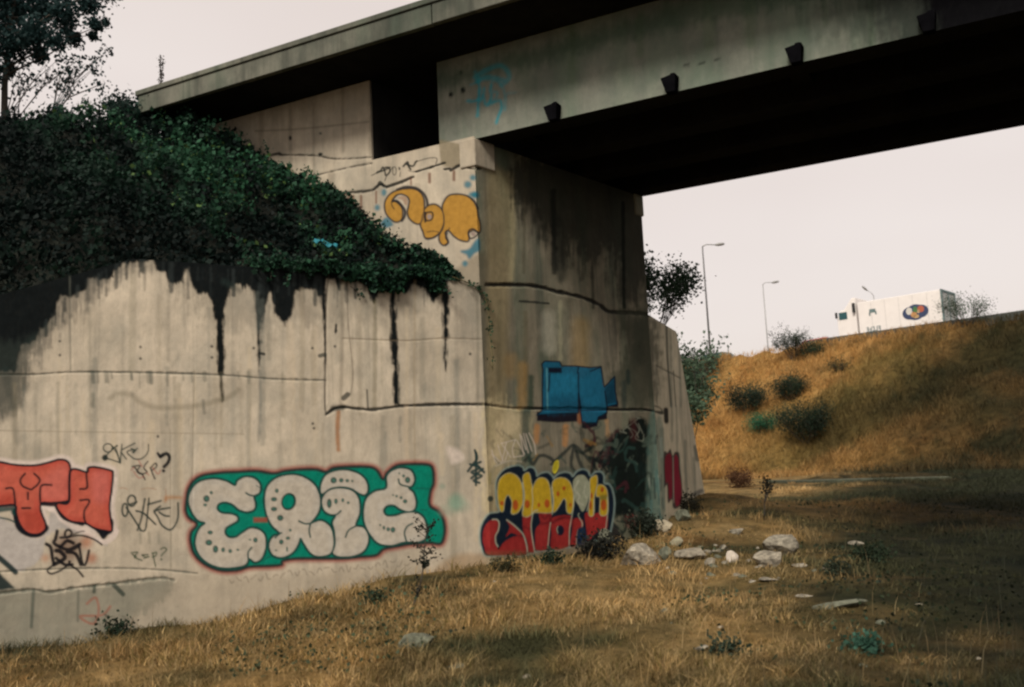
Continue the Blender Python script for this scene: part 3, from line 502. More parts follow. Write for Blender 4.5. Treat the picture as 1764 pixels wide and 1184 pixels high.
P.fill([(90, 700), (140, 645), (180, 670), (210, 720), (150, 750), (100, 730)], (22, 118, 142), .85, 3); P.fill([(870, 970), (950, 950), (1000, 880), (1040, 850), (1055, 900), (1048, 970), (1000, 1000), (950, 1050), (920, 1010), (875, 990)], (22, 118, 142), .85, 3)
P = pen('side', 11, 'graffiti_tag', 'thin black handwriting ending in an arrow under the ledge', 640, 260, 5.64, KS)
for p, wd in [([(0, 240), (50, 215), (60, 200)], 9), ([(50, 215), (90, 190), (110, 160), (130, 200), (140, 240), (180, 200), (160, 160), (110, 170)], 16), ([(60, 210), (120, 190), (180, 160)], 16), (el(222, 195, 18, 40), 8), ([(205, 160), (150, 240), (130, 290)], 8), ([(270, 165), (272, 180)], 16), ([(280, 205), (275, 250)], 8), ([(310, 150), (350, 110), (360, 150), (380, 180)], 20), ([(340, 130), (400, 150), (430, 110), (440, 100)], 18), ([(420, 110), (520, 80), (580, 68), (635, 75), (625, 130)], 8), ([(440, 205), (540, 175), (620, 145), (715, 122)], 12), ([(440, 205), (380, 200), (360, 190)], 6), ([(700, 178), (720, 180)], 12), ([(60, 340), (80, 300), (115, 330), (120, 350), (70, 310)], 16)]: P.line(p, wd, (32, 38, 38), .92, .9)
# ---- blue tag high on the girder
P = pen('girder', 20, 'graffiti_tag', 'pale blue spray tag with long drips', 740, 90, 5.638, KG)
for p, wd, a in [([(470, 290), (485, 350), (475, 470), (465, 620)], 26, .75), ([(370, 472), (430, 478), (480, 460)], 24, .7), ([(490, 480), (520, 420), (530, 350)], 22, .7), ([(600, 310), (590, 380), (600, 430), (570, 510), (540, 500), (520, 420)], 24, .75), ([(600, 500), (660, 470), (690, 480), (700, 540), (670, 620), (650, 685)], 26, .75), ([(620, 380), (660, 400), (640, 450), (600, 470)], 16, .6), ([(400, 320), (520, 270), (640, 280), (700, 330), (735, 420), (735, 560)], 20, .5), ([(440, 250), (540, 180), (680, 130), (760, 190), (770, 260), (700, 320)], 46, .45), ([(460, 290), (560, 240), (720, 270)], 40, .5), ([(440, 190), (480, 260)], 30, .4), ([(760, 400), (840, 390)], 14, .4)]: P.line(p, wd, (34, 112, 124), min(1, a * 1.3), 2.4, nz=2)
# ---- front face: blue block piece
P = pen('front', 30, 'graffiti_piece', 'faded blue block lettering outlined in black high on the front', 860, 600, 5.383, KF)
b1 = [(395, 150), (420, 120), (560, 125), (580, 165), (700, 165), (850, 180), (945, 170), (960, 280), (975, 360), (1070, 262), (1075, 400), (1100, 520), (1000, 545), (998, 600), (920, 640), (905, 690), (770, 700), (750, 570), (735, 420), (735, 600), (560, 610), (350, 620), (400, 570), (400, 400), (405, 200)]
P.fill([(350, 590), (560, 600), (725, 600), (728, 680), (540, 690), (350, 675)], (14, 12, 24), .97, 1.6, curve=False); P.fill([(765, 680), (900, 680), (915, 640), (920, 600), (1000, 600), (1000, 660), (920, 670), (910, 725), (800, 750), (765, 740)], (14, 12, 24), .97, 1.6, curve=False)
P.fill([(1000, 480), (1100, 490), (1105, 550), (1000, 545)], (14, 12, 22), .97, 1.5, curve=False)
P.fill([(735, 560), (760, 560), (768, 690), (728, 690)], (120, 66, 34), .7, 3, own=False)
P.fill(b1, (18, 72, 96), .97, 1.8, curve=False, nz=2); P.fill([(470, 250), (580, 230), (720, 250), (725, 450), (600, 480), (480, 560), (450, 560)], (26, 98, 126), .5, 6, nz=8); P.fill([(760, 280), (930, 230), (960, 360), (940, 500), (800, 500)], (22, 82, 108), .5, 7, nz=8)
P.fill([(480, 420), (720, 440), (720, 590), (420, 590)], (18, 62, 84), .5, 7, nz=7); P.line([(440, 190), (448, 560)], 14, (90, 150, 158), .5, 1.5)
P.fill([(975, 375), (1070, 270), (1075, 400), (1095, 510), (995, 520)], (14, 44, 60), .85, 3, curve=False)
P.line(b1, 13, (12, 16, 26), .92, 1.2, curve=False, closed=True); P.fill([(455, 180), (580, 180), (580, 230), (455, 230)], (14, 12, 24), .95, 1.5, curve=False)
for p in [[(735, 230), (738, 420), (760, 560)], [(470, 240), (455, 400)], [(725, 230), (735, 180)], [(845, 215), (945, 175)], [(400, 572), (560, 575), (735, 578), (1000, 572)], [(980, 400), (1000, 540)]]: P.line(p, 12, (14, 16, 28), .9, 1.2)
# older dark scribbles crowding the right half
Po = Pen(k=1.8); rs = random.Random(5)
for i in range(46):
    x = rs.uniform(1000, 1112); y = rs.uniform(735, 905) if x > 1052 else rs.uniform(765, 815)
    pts = [(x, y)]
    for j in range(4): pts.append((pts[-1][0] + rs.uniform(-16, 16), pts[-1][1] + rs.uniform(-20, 20)))
    Po.line(pts, rs.uniform(2.5, 7), rs.choice([(16, 20, 20), (14, 18, 18), (12, 16, 16), (30, 48, 44), (56, 66, 58), (16, 26, 24), (46, 24, 28)]), rs.uniform(.4, .85), 1.4, nz=3)
for i in range(22):
    x = rs.uniform(1118, 1146); y = rs.uniform(745, 900); Po.line([(x, y), (x + rs.uniform(-4, 4), y + rs.uniform(10, 40))], rs.uniform(2, 6), rs.choice([(40, 66, 66), (30, 36, 36), (120, 130, 120), (64, 90, 86)]), rs.uniform(.3, .7), 1.5, nz=3)
for i in range(20):
    x = rs.uniform(850, 1050); y = rs.uniform(735, 800); Po.line([(x, y), (x + rs.uniform(-12, 12), y + rs.uniform(-12, 12)), (x + rs.uniform(-14, 14), y + rs.uniform(-14, 14))], rs.uniform(2, 5), rs.choice([(24, 30, 28), (30, 50, 46), (110, 84, 40)]), rs.uniform(.25, .6), 1.6, nz=3)
# ---- front face: yellow over red piece
P = pen('front', 31, 'graffiti_piece', 'bubble letters yellow above and red below with blue black shadow', 820, 790, 6.232, 1.35)
o_ = [(110, 1050), (60, 960), (40, 850), (50, 740), (90, 650), (150, 590), (250, 570), (225, 480), (215, 330), (225, 220), (290, 130), (370, 90), (450, 75), (500, 95), (520, 130), (570, 95), (620, 105), (645, 150), (655, 190), (700, 160), (770, 150), (815, 185), (835, 215), (880, 170), (950, 148), (1010, 160), (1040, 195), (1080, 145), (1140, 118), (1195, 135), (1230, 190), (1280, 150), (1340, 145), (1372, 190), (1375, 265), (1430, 280), (1465, 350), (1485, 480), (1470, 640), (1440, 800), (1430, 880), (1240, 880), (1190, 930), (1000, 950), (800, 990), (640, 1000), (480, 1050), (300, 1040)]
P.fill(o_, (116, 136, 132), .8, 2.2, grow=1.6); P.fill(o_, (18, 27, 38), 1, 1.6, grow=-.8)
YL = (158, 132, 34); RD = (118, 34, 34); PL = (150, 158, 140)
lower = [[(130, 1030), (90, 950), (70, 860), (90, 740), (150, 670), (210, 655), (245, 700), (240, 780), (210, 850), (215, 930), (250, 960), (300, 900), (400, 840), (500, 840), (540, 920), (550, 1030), (330, 1040)], [(330, 660), (420, 730), (500, 810), (460, 830), (380, 800), (320, 840), (360, 740)], [(505, 600), (590, 600), (590, 760), (620, 900), (630, 1000), (565, 1000), (545, 880), (510, 800)],
         [(680, 580), (805, 580), (795, 760), (770, 960), (650, 985), (635, 880), (640, 760), (690, 690)], [(815, 640), (1030, 620), (1000, 800), (1000, 940), (815, 975), (810, 800)], [(1050, 650), (1140, 660), (1145, 740), (1090, 770), (1075, 930), (1015, 940), (1030, 800)], [(1170, 590), (1260, 590), (1400, 590), (1400, 780), (1300, 790), (1210, 880), (1185, 760)]]
upper = [[(230, 330), (250, 230), (310, 170), (370, 155), (440, 190), (490, 270), (505, 380), (500, 490), (450, 580), (380, 590), (385, 470), (345, 395), (310, 450), (295, 560), (260, 560), (235, 450)], [(500, 210), (540, 155), (575, 165), (595, 260), (610, 350), (600, 590), (500, 610), (520, 400)], [(605, 330), (650, 230), (710, 205), (770, 240), (800, 340), (812, 480), (808, 580), (640, 580), (600, 590), (610, 450)],
         [(812, 330), (830, 240), (900, 205), (970, 220), (1020, 280), (1050, 400), (1045, 520), (1020, 590), (975, 570), (965, 460), (940, 435), (900, 500), (860, 560), (825, 570), (830, 450)], [(1220, 240), (1260, 190), (1300, 190), (1300, 300), (1270, 420), (1265, 600), (1210, 600), (1220, 420)], [(1300, 300), (1340, 280), (1390, 310), (1415, 400), (1410, 590), (1330, 600), (1330, 430), (1290, 400)]]
for l in lower: P.fill(l, RD, 1, 1.2); P.fill(l, (136, 44, 42), .5, 5, grow=-4, nz=6)
for l in upper: P.fill(l, YL, 1, 1.2); P.line(l, 9, PL, .55, 1.1, closed=True)
P.fill([(1045, 240), (1100, 180), (1170, 190), (1215, 270), (1215, 400), (1180, 520), (1140, 570), (1100, 500), (1060, 440), (1045, 340)], (128, 132, 112), 1, 1.4); P.line([(1100, 240), (1060, 330), (1110, 400), (1090, 460), (1150, 500)], 18, (156, 156, 138), .7, 2); P.line([(1180, 250), (1160, 360), (1190, 420)], 14, (150, 152, 134), .6, 2)
for x, y, rx, ry in [(278, 480, 20, 26), (424, 500, 30, 56), (550, 490, 28, 44), (762, 484, 28, 46), (675, 500, 14, 22), (945, 320, 18, 22), (880, 380, 16, 28), (1015, 498, 14, 20), (1355, 335, 18, 26), (1240, 400, 12, 30), (1230, 500, 14, 50), (1370, 500, 30, 60)]: P.dot(x, y, rx, (142, 48, 28), ry=ry, a=.85, soft=1.8)
P.fill([(1330, 400), (1405, 390), (1408, 440), (1340, 440)], (50, 66, 40), .6, 3)
P.line([(700, 600), (740, 650), (780, 600), (790, 680), (700, 700)], 26, (58, 18, 26), .6, 3); P.line([(820, 690), (920, 640), (1020, 640)], 26, (44, 16, 26), .6, 3); P.line([(510, 730), (580, 760)], 16, (58, 18, 26), .5, 3)
P.dot(905, 772, 40, (22, 24, 38), ry=56); P.line([(880, 800), (868, 760), (880, 730)], 8, PL, .8, 1)
for p, wd in [([(175, 655), (220, 655), (248, 690), (240, 770), (210, 830), (212, 900), (235, 945)], 13), ([(330, 660), (400, 710), (470, 775), (505, 815), (530, 880), (548, 960), (550, 1030)], 13), ([(660, 555), (620, 570), (600, 640), (592, 740), (605, 860), (630, 1000)], 11), ([(800, 690), (785, 800), (770, 960)], 9), ([(1050, 400), (1045, 520), (1025, 640), (1005, 760), (1000, 930)], 9), ([(815, 300), (830, 450), (818, 600)], 9), ([(1105, 590), (1100, 620), (1140, 690), (1135, 745)], 9), ([(1095, 770), (1080, 850), (1080, 940)], 8), ([(1410, 420), (1415, 560), (1400, 700), (1390, 780)], 8), ([(500, 260), (515, 400), (505, 560)], 8), ([(1268, 440), (1262, 600)], 8), ([(1215, 250), (1222, 420), (1190, 560)], 7)]: P.line(p, wd, PL, .8, 1.1)
P.fill([(1090, 770), (1160, 740), (1185, 850), (1170, 930), (1090, 940)], (24, 38, 58), .9, 2); P.fill([(110, 1000), (560, 1000), (640, 985), (800, 975), (1100, 925), (1230, 900), (1240, 1060), (110, 1080)], (100, 80, 56), .35, 5, own=False)
# white scratchy tag
P = pen('front', 32, 'graffiti_tag', 'scratchy white tag above the yellow letters', 760, 720, 3.835, KF)
for p in [[(335, 215), (350, 270), (370, 300)], [(375, 180), (400, 260), (415, 300)], [(335, 240), (400, 300)], [(395, 170), (490, 145)], [(430, 165), (400, 300)], [(490, 145), (470, 210), (480, 260)], [(480, 260), (545, 250)], [(405, 180), (460, 260)], [(440, 230), (420, 290)], [(520, 110), (545, 240)], [(545, 105), (575, 230)], [(560, 105), (600, 220)], [(580, 100), (615, 170), (625, 240)], [(530, 120), (560, 210)], [(500, 150), (550, 240)], [(355, 320), (450, 285), (530, 290)]]: P.line(p, 7.5, (166, 156, 144), .75, 1)
Pz = Pen(760, 720, 3.835, k=KF); Pz.line([(340, 420), (340, 340), (400, 310), (480, 285), (540, 300)], 26, (112, 110, 92), .5, 3); Pz.dot(325, 535, 20, (30, 40, 36), a=.9); Pz.fill([(735, 350), (745, 300), (770, 285), (775, 320), (755, 350)], (142, 132, 34), .9, 1.5); Pz.line([(320, 430), (325, 370)], 14, (120, 112, 50), .4, 3)
P = pen('front', 33, 'graffiti_tag', 'pale grey scribble over soot at the right edge', 860, 600, 5.383, KF)
for p in [[(1120, 770), (1180, 790), (1150, 760), (1230, 700), (1290, 650)], [(1200, 740), (1240, 800), (1220, 830)], [(1260, 690), (1300, 760), (1260, 830), (1330, 860), (1340, 800)], [(1270, 640), (1310, 650)], [(1180, 730), (1260, 770), (1290, 830)], [(1290, 700), (1330, 790)]]: P.line(p, 8, (112, 116, 104), .6, .9)
Pz = Pen(860, 600, 5.383, k=KF); Pz.line([(1240, 680), (1250, 830)], 60, (56, 24, 26), .6, 6)
# ---- red streak piece on the right wing wall
P = pen('rwing', 40, 'graffiti_piece', 'narrow dark red letters with black edges', 760, 720, 3.835, 1.5)
P.fill([(1470, 235), (1495, 228), (1515, 205), (1530, 250), (1545, 225), (1572, 235), (1580, 330), (1592, 450), (1590, 560), (1555, 600), (1530, 590), (1525, 540), (1498, 560), (1492, 450), (1475, 440)], (30, 24, 30), .9, 1.4)
P.fill([(1480, 265), (1520, 245), (1528, 400), (1525, 520), (1505, 530), (1498, 430), (1482, 420)], (104, 30, 42), .97, 1.2); P.fill([(1540, 260), (1565, 265), (1572, 360), (1588, 450), (1585, 550), (1550, 580), (1538, 450)], (112, 32, 46), .97, 1.2); P.line([(1532, 260), (1536, 560)], 7, (150, 140, 128), .6, .8)
OWN[:, :] = OWN
# ------------------------------------------------------------------ painted wall faces
def sample(P):
    v = P - EYE; d = v @ FW
    x = MG + 882 + F_PX * (v @ RT) / d; y = MG + 592 - F_PX * (v @ UP) / d
    ok = (d > 1) & (x > 1) & (x < PW - 3) & (y > 1) & (y < PH - 3)
    x = np.clip(x, 0, PW - 3); y = np.clip(y, 0, PH - 3); xi = x.astype(int); yi = y.astype(int); fx = (x - xi)[:, None]; fy = (y - yi)[:, None]
    c = (CAN[yi, xi] * (1 - fx) + CAN[yi, xi + 1] * fx) * (1 - fy) + (CAN[yi + 1, xi] * (1 - fx) + CAN[yi + 1, xi + 1] * fx) * fy
    c = c * ok[:, None]; a = np.maximum(c[:, 3:4], 1e-4)
    return np.concatenate([c[:, :3] / a, c[:, 3:4]], 1), np.where(ok, OWN[np.clip(np.round(y).astype(int), 0, PH - 1), np.clip(np.round(x).astype(int), 0, PW - 1)], 0)
def face(name, parent, P0, dr, u0, u1, z0f, z1f, du, dz, material, owners, nrm, thick, wav=.0):
    """a wall: finely meshed front that carries the paint, plus sides, top and back; owners = graffiti split off as parts"""
    nu = int((u1 - u0) / du) + 1; us = np.linspace(u0, u1, nu)
    za = z0f(us); zb = z1f(us); nv = int((zb.max() - za.min()) / dz) + 1; ts = np.linspace(0, 1, nv)
    U_, T_ = np.meshgrid(us, ts); Z = za[None] * (1 - T_) + zb[None] * T_
    off = wav * (fbm(U_ * 1.1, Z * 1.1, 21) - .5) if wav else 0 * U_
    edge = np.minimum(np.minimum(U_ - u0, u1 - U_), zb[None] - Z); off = off * np.clip(edge / .1, 0, 1)
    V0 = np.stack([P0[0] + dr[0] * U_ , P0[1] + dr[1] * U_, Z], -1).reshape(-1, 3); v_ = V0 - EYE; d_ = v_ @ FW
    cx = MG + 882 + F_PX * (v_ @ RT) / d_; cy = MG + 592 - F_PX * (v_ @ UP) / d_; okd = (d_ > 1) & (cx > 0) & (cx < PW - 1) & (cy > 0) & (cy < PH - 1)
    off = off - (DEP[np.clip(cy, 0, PH - 1).astype(int), np.clip(cx, 0, PW - 1).astype(int)] * okd).reshape(U_.shape) * np.clip(edge / .02, 0, 1)
    V = np.stack([P0[0] + dr[0] * U_ + nrm[0] * off, P0[1] + dr[1] * U_ + nrm[1] * off, Z], -1).reshape(-1, 3)
    I = np.arange(nu * nv).reshape(nv, nu)
    a, b_, c, d = I[:-1, :-1].ravel(), I[:-1, 1:].ravel(), I[1:, 1:].ravel(), I[1:, :-1].ravel()
    flip = (dr[1] * nrm[0] - dr[0] * nrm[1]) < 0
    Q = np.stack([a, d, c, b_] if flip else [a, b_, c, d], 1)
    col, _ = sample(V); cen = (V[Q[:, 0]] + V[Q[:, 2]]) / 2; _, own = sample(cen)
    L = np.array(parent.location)
    def sub(nm, sel, lab=None, mother=parent):
        q = Q[sel]; ids, inv = np.unique(q, return_inverse=True); inv = inv.reshape(q.shape)
        me = npmesh(nm, V[ids] - L, inv, mats=[material], col=col[ids]); o = obj(nm, me, mother)
        if lab: o['label'] = lab
        return o
    taken = np.zeros(len(Q), bool)
    wall_sel = ~np.isin(own, [k for k in owners])
    wo = sub(name, wall_sel)
    for k, (nm, lab) in owners.items():
        s_ = own == k
        if s_.sum() > 3: sub(nm, s_, lab)
    # body behind the face
    k = max(1, nu // 24); uu = us[::k]; uu = np.append(uu, us[-1]) if uu[-1] != us[-1] else uu
    za2 = z0f(uu); zb2 = z1f(uu); n = len(uu)
    fr = lambda o_, z_: np.stack([P0[0] + dr[0] * uu - nrm[0] * o_, P0[1] + dr[1] * uu - nrm[1] * o_, z_], 1)
    VV = np.concatenate([fr(0, zb2), fr(thick, zb2), fr(thick, za2), fr(0, za2)]) - L
    q2 = []
    for i in range(n - 1):
        for r_ in (0, 1, 2): q2.append((r_ * n + i, r_ * n + i + 1, (r_ + 1) * n + i + 1, (r_ + 1) * n + i))
    q2.append((0, n, 2 * n, 3 * n)); q2.append((n - 1, 2 * n - 1, 3 * n - 1, 4 * n - 1))
    m2 = npmesh(name + '_body', VV, np.array(q2), mats=[material], col=np.zeros((len(VV), 4)))
    # join body into the wall object
    bo = wo.data; import bmesh
    bm = bmesh.new(); bm.from_mesh(bo); bm.from_mesh(m2); bm.to_mesh(bo); bm.free(); bpy.data.meshes.remove(m2)
    return wo
cst = lambda z: (lambda u: np.full_like(u, z, dtype=float))

SEAT, JOINT = 6.70, 4.53
# ================================================================== structure: bridge, abutment, walls
def tohit(p): return [float(v) for v in p]
P3 = lambda o, z: (float(o[0]), float(o[1]), float(z))
OW = lambda k: OWNERS.get(k, {})
wing = empty('retaining_wall', P3(C + W * 3, 0), 'tall pale concrete retaining wall with black drip stains and the silver ERIE letters', 'wall')
def wtop(u): return np.where(u < 4.73, 4.52, 4.52 - .37 * (u - 4.73))
face('wall_panel', wing, C, W, 0, 9.0, cst(-.4), wtop, .0125, .0125, M_WING, OW('wing'), NW, .45, .03)

abut = empty('bridge_abutment', P3(C + F * 2, 0), 'weathered concrete bridge abutment with a shaded front and sunlit side wall', 'abutment')
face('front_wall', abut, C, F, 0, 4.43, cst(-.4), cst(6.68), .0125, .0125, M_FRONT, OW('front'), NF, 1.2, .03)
face('side_wall', abut, C, -B, 0, 1.85, cst(3.6), cst(6.73), .0125, .0125, M_SIDE, OW('side'), NS, .4, .02)
face('upper_wall', abut, C, -B, 1.853, 8.0, cst(4.2), cst(8.045), .02, .02, M_SIDE, {}, NS, .45, .02)
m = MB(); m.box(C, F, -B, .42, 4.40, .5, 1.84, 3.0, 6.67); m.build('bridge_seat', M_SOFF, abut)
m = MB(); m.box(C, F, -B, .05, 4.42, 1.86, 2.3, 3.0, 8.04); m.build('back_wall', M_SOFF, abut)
m = MB(); m.box(C, F, -B, -.03, .42, -.03, .24, 6.27, 6.695); m.build('corner_block', M_SIDE, abut, .02)
m = MB(); m.box(C, F, -B, 4.2, 4.47, -.03, .3, 6.3, 6.695); m.build('corner_block', M_FRONT, abut, .03)

bridge = empty('road_bridge', P3(C + B * 4, 6.7), 'concrete girder bridge crossing overhead with an underside coloured black for its shade', 'bridge')
G0 = C - B * .62 - NS * .04
LEN = 27.0
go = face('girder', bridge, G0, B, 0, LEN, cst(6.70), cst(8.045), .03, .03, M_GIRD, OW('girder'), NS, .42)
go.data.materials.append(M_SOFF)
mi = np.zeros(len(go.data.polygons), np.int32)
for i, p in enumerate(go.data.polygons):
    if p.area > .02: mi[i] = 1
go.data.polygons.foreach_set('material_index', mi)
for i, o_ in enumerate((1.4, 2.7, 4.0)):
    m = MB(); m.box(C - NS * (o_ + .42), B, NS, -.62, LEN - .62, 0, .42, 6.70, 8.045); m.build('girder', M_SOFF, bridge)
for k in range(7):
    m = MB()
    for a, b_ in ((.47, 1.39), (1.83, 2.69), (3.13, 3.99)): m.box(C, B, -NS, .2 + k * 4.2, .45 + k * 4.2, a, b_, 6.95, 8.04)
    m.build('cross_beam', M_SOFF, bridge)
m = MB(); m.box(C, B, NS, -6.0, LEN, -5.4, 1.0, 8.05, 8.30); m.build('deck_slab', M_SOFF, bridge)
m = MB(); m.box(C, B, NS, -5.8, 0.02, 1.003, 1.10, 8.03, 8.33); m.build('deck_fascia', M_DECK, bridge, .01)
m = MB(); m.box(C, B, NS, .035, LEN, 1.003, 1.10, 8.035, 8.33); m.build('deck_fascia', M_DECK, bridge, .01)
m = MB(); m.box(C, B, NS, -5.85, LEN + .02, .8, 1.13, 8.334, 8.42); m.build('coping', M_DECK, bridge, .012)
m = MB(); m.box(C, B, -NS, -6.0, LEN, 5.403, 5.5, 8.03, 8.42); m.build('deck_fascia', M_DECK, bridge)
for px, py in ((955, 212), (1157, 160), (1371, 106), (1598, 48)):
    p = onp(px, py, C, B); u = (p[:2] - C) @ B
    m = MB(); q = lambda x, y, z: (C[0] + B[0] * (u + x) + NS[0] * y, C[1] + B[1] * (u + x) + NS[1] * y, z)
    m.hexa([q(-.05, -.03, 6.66), q(.08, -.03, 6.66), q(.08, .10, 6.66), q(-.05, .10, 6.66)], [q(-.10, -.03, 6.86), q(.11, -.03, 6.89), q(.11, .14, 6.89), q(-.10, .14, 6.86)])
    m.hexa([q(.0, -.03, 6.895), q(.09, -.03, 6.895), q(.09, .08, 6.895), q(.0, .08, 6.895)], [q(.02, -.03, 6.93), q(.07, -.03, 6.93), q(.07, .06, 6.93), q(.02, .06, 6.93)])
    m.build('drain_box', M_DARKMETAL, bridge, .008)

rwing = empty('retaining_wall', P3(RC + R * 2, 0), 'short concrete wing wall with a sloping end beyond the bridge opening', 'wall')
M_RW = concrete('far_wing_concrete', (.54, .48, .35), (.68, .61, .45), streak=.45)  # paler colour makes up for the sun missing on this wall
face('wall_panel', rwing, RC, R, 0.01, 4.55, cst(-.2), lambda u: np.where(u < 2.38, 4.50, 4.50 - 1.80 * (u - 2.38)), .025, .025, M_RW, OW('rwing'), NR, .45, .02)

# ================================================================== ground
def axis(a, b, near0, near1, fine, grow=1.09):
    c = list(np.arange(near0, near1, fine)); s = fine; x = near1
    while x < b: c.append(x); s *= grow; x += s
    c.append(b); s = fine; x = near0
    lo = []
    while x > a: s *= grow; x -= s; lo.append(x)
    return np.array(sorted(set(lo + c)))
def gmix(x, y):
    """ground cover colour: dry gold, olive and dark weedy patches, greener and painted shade-dark towards the right"""
    d = hill_d(x, y); n1 = fbm(x * .35, y * .35, 61); n2 = fbm(x * 1.4, y * 1.4, 62); n3 = fbm(x * 4, y * 4, 63)
    hx = (x - KP[0]) * CR[0] + (y - KP[1]) * CR[1]
    onhill = sm(22, 17, d)
    gl = sm(.38, .62, .6 * n1 + .4 * n2 + .12 - .26 * sm(-.5, 6, x - .32 * (y - 8)))
    gh = sm(.40, .60, .6 * fbm(x * .12, y * .12, 64) + .4 * n2 + .24 - .22 * sm(-9, 10, hx))
    g = gl * (1 - onhill) + gh * onhill
    gold = np.array([.25, .152, .055]); straw = np.array([.30, .22, .11]); olive = np.array([.075, .075, .036]); dark = np.array([.022, .028, .018]); rust = np.array([.16, .075, .025])
    k = n3[..., None]; g = g[..., None]
    c = (gold * (1 - k) + straw * k) * g + (olive * (1 - k * .5) + dark * k * .5) * (1 - g)
    h = sm(.62, .78, fbm(x * .5, y * .5, 66))[..., None]; c = c * (1 - h * .5) + rust * h * .5
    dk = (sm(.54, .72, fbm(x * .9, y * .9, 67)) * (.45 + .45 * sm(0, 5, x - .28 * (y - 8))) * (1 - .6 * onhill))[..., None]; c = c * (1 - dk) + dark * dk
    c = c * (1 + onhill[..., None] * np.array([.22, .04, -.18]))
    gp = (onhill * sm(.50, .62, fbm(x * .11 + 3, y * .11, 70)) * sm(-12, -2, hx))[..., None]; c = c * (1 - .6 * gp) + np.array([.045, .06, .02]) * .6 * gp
    rb = sm(.6, 5.0, x - .30 * (y - 8) + 2.2 * (fbm(x * .5, y * .5, 69) - .5)) * (1 - onhill) + 1.0 * sm(-6, 5, hx + 12 * (fbm(x * .15, y * .15, 68) - .5)) * onhill  # darkening painted in for bridge shade and lens falloff on the right
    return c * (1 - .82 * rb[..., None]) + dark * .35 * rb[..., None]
    return c
xs = axis(-300, 400, -9, 20, .16); ys = axis(-60, 520, 3, 28, .16, 1.03)
XX, YY = np.meshgrid(xs, ys); ZZ = terrain(XX, YY)
V = np.stack([XX, YY, ZZ], -1).reshape(-1, 3); I = np.arange(len(V)).reshape(XX.shape)
Q4 = np.stack([I[:-1, :-1], I[:-1, 1:], I[1:, 1:], I[1:, :-1]], -1).reshape(-1, 4)
cen = (V[Q4[:, 0]] + V[Q4[:, 2]]) / 2
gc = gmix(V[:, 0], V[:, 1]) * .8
M_GROUND = bpy.data.materials.new('dry_ground'); M_GROUND.use_nodes = True
n = M_GROUND.node_tree; b = n.nodes['Principled BSDF']; a = n.nodes.new('ShaderNodeAttribute'); a.attribute_name = 'paint'
t = n.nodes.new('ShaderNodeTexCoord'); z1 = n.nodes.new('ShaderNodeTexNoise'); z1.inputs['Scale'].default_value = 2.3; z1.inputs['Detail'].default_value = 9; z1.inputs['Roughness'].default_value = .75
n.links.new(t.outputs['Object'], z1.inputs['Vector']); r = n.nodes.new('ShaderNodeValToRGB'); r.color_ramp.elements[0].position = .32; r.color_ramp.elements[0].color = (.25, .28, .25, 1); r.color_ramp.elements[1].position = .68; r.color_ramp.elements[1].color = (1.35, 1.3, 1.2, 1)
n.links.new(z1.outputs['Fac'], r.inputs['Fac']); x_ = n.nodes.new('ShaderNodeMix'); x_.data_type = 'RGBA'; x_.blend_type = 'MULTIPLY'; x_.inputs[0].default_value = 1
n.links.new(a.outputs['Color'], x_.inputs[6]); n.links.new(r.outputs[0], x_.inputs[7]); n.links.new(x_.outputs[2], b.inputs['Base Color']); b.inputs['Roughness'].default_value = 1; b.inputs['Specular IOR Level'].default_value = .05
u_ = n.nodes.new('ShaderNodeBump'); u_.inputs['Strength'].default_value = .8; u_.inputs['Distance'].default_value = .15; n.links.new(z1.outputs['Fac'], u_.inputs['Height']); n.links.new(u_.outputs[0], b.inputs['Normal'])
def subterrain(nm, sel):
    ids, inv = np.unique(Q4[sel], return_inverse=True)
    return tag(obj(nm, npmesh(nm, V[ids], inv.reshape(-1, 4), mats=[M_GROUND], col=gc[ids], smooth=True)), kind='structure')
dd = hill_d(cen[:, 0], cen[:, 1])
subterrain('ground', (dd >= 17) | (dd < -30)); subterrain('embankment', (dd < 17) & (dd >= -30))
M_ROAD = mat('asphalt', (.05, .05, .05), .9, .2, 30)
m = MB()
rp = lambda u, d, z: (KP[0] + CR[0] * u + NC[0] * d, KP[1] + CR[1] * u + NC[1] * d, z)
for i in range(-30, 12): m.poly([rp(i * 6, -1.9, 9.36), rp(i * 6 + 6, -1.9, 9.36), rp(i * 6 + 6, -26, 9.36), rp(i * 6, -26, 9.36)], [(0, 1, 2, 3)])
tag(m.build('road', M_ROAD), kind='structure')
m = MB(); 
for i in range(22):
    z = 10.46; m.hexa([rp(-9 + i * 1.6, -.30, 9.2), rp(-9 + i * 1.6 + 1.59, -.30, 9.2), rp(-9 + i * 1.6 + 1.59, -.62, 9.2), rp(-9 + i * 1.6, -.62, 9.2)], [rp(-9 + i * 1.6, -.30, z), rp(-9 + i * 1.6 + 1.59, -.30, z), rp(-9 + i * 1.6 + 1.59, -.62, z), rp(-9 + i * 1.6, -.62, z)])
tag(m.build('road_parapet', mat('dark_concrete', (.05, .055, .05), .9, .3, 3)), 'low dark concrete parapet along the crest in front of the white truck', 'parapet')

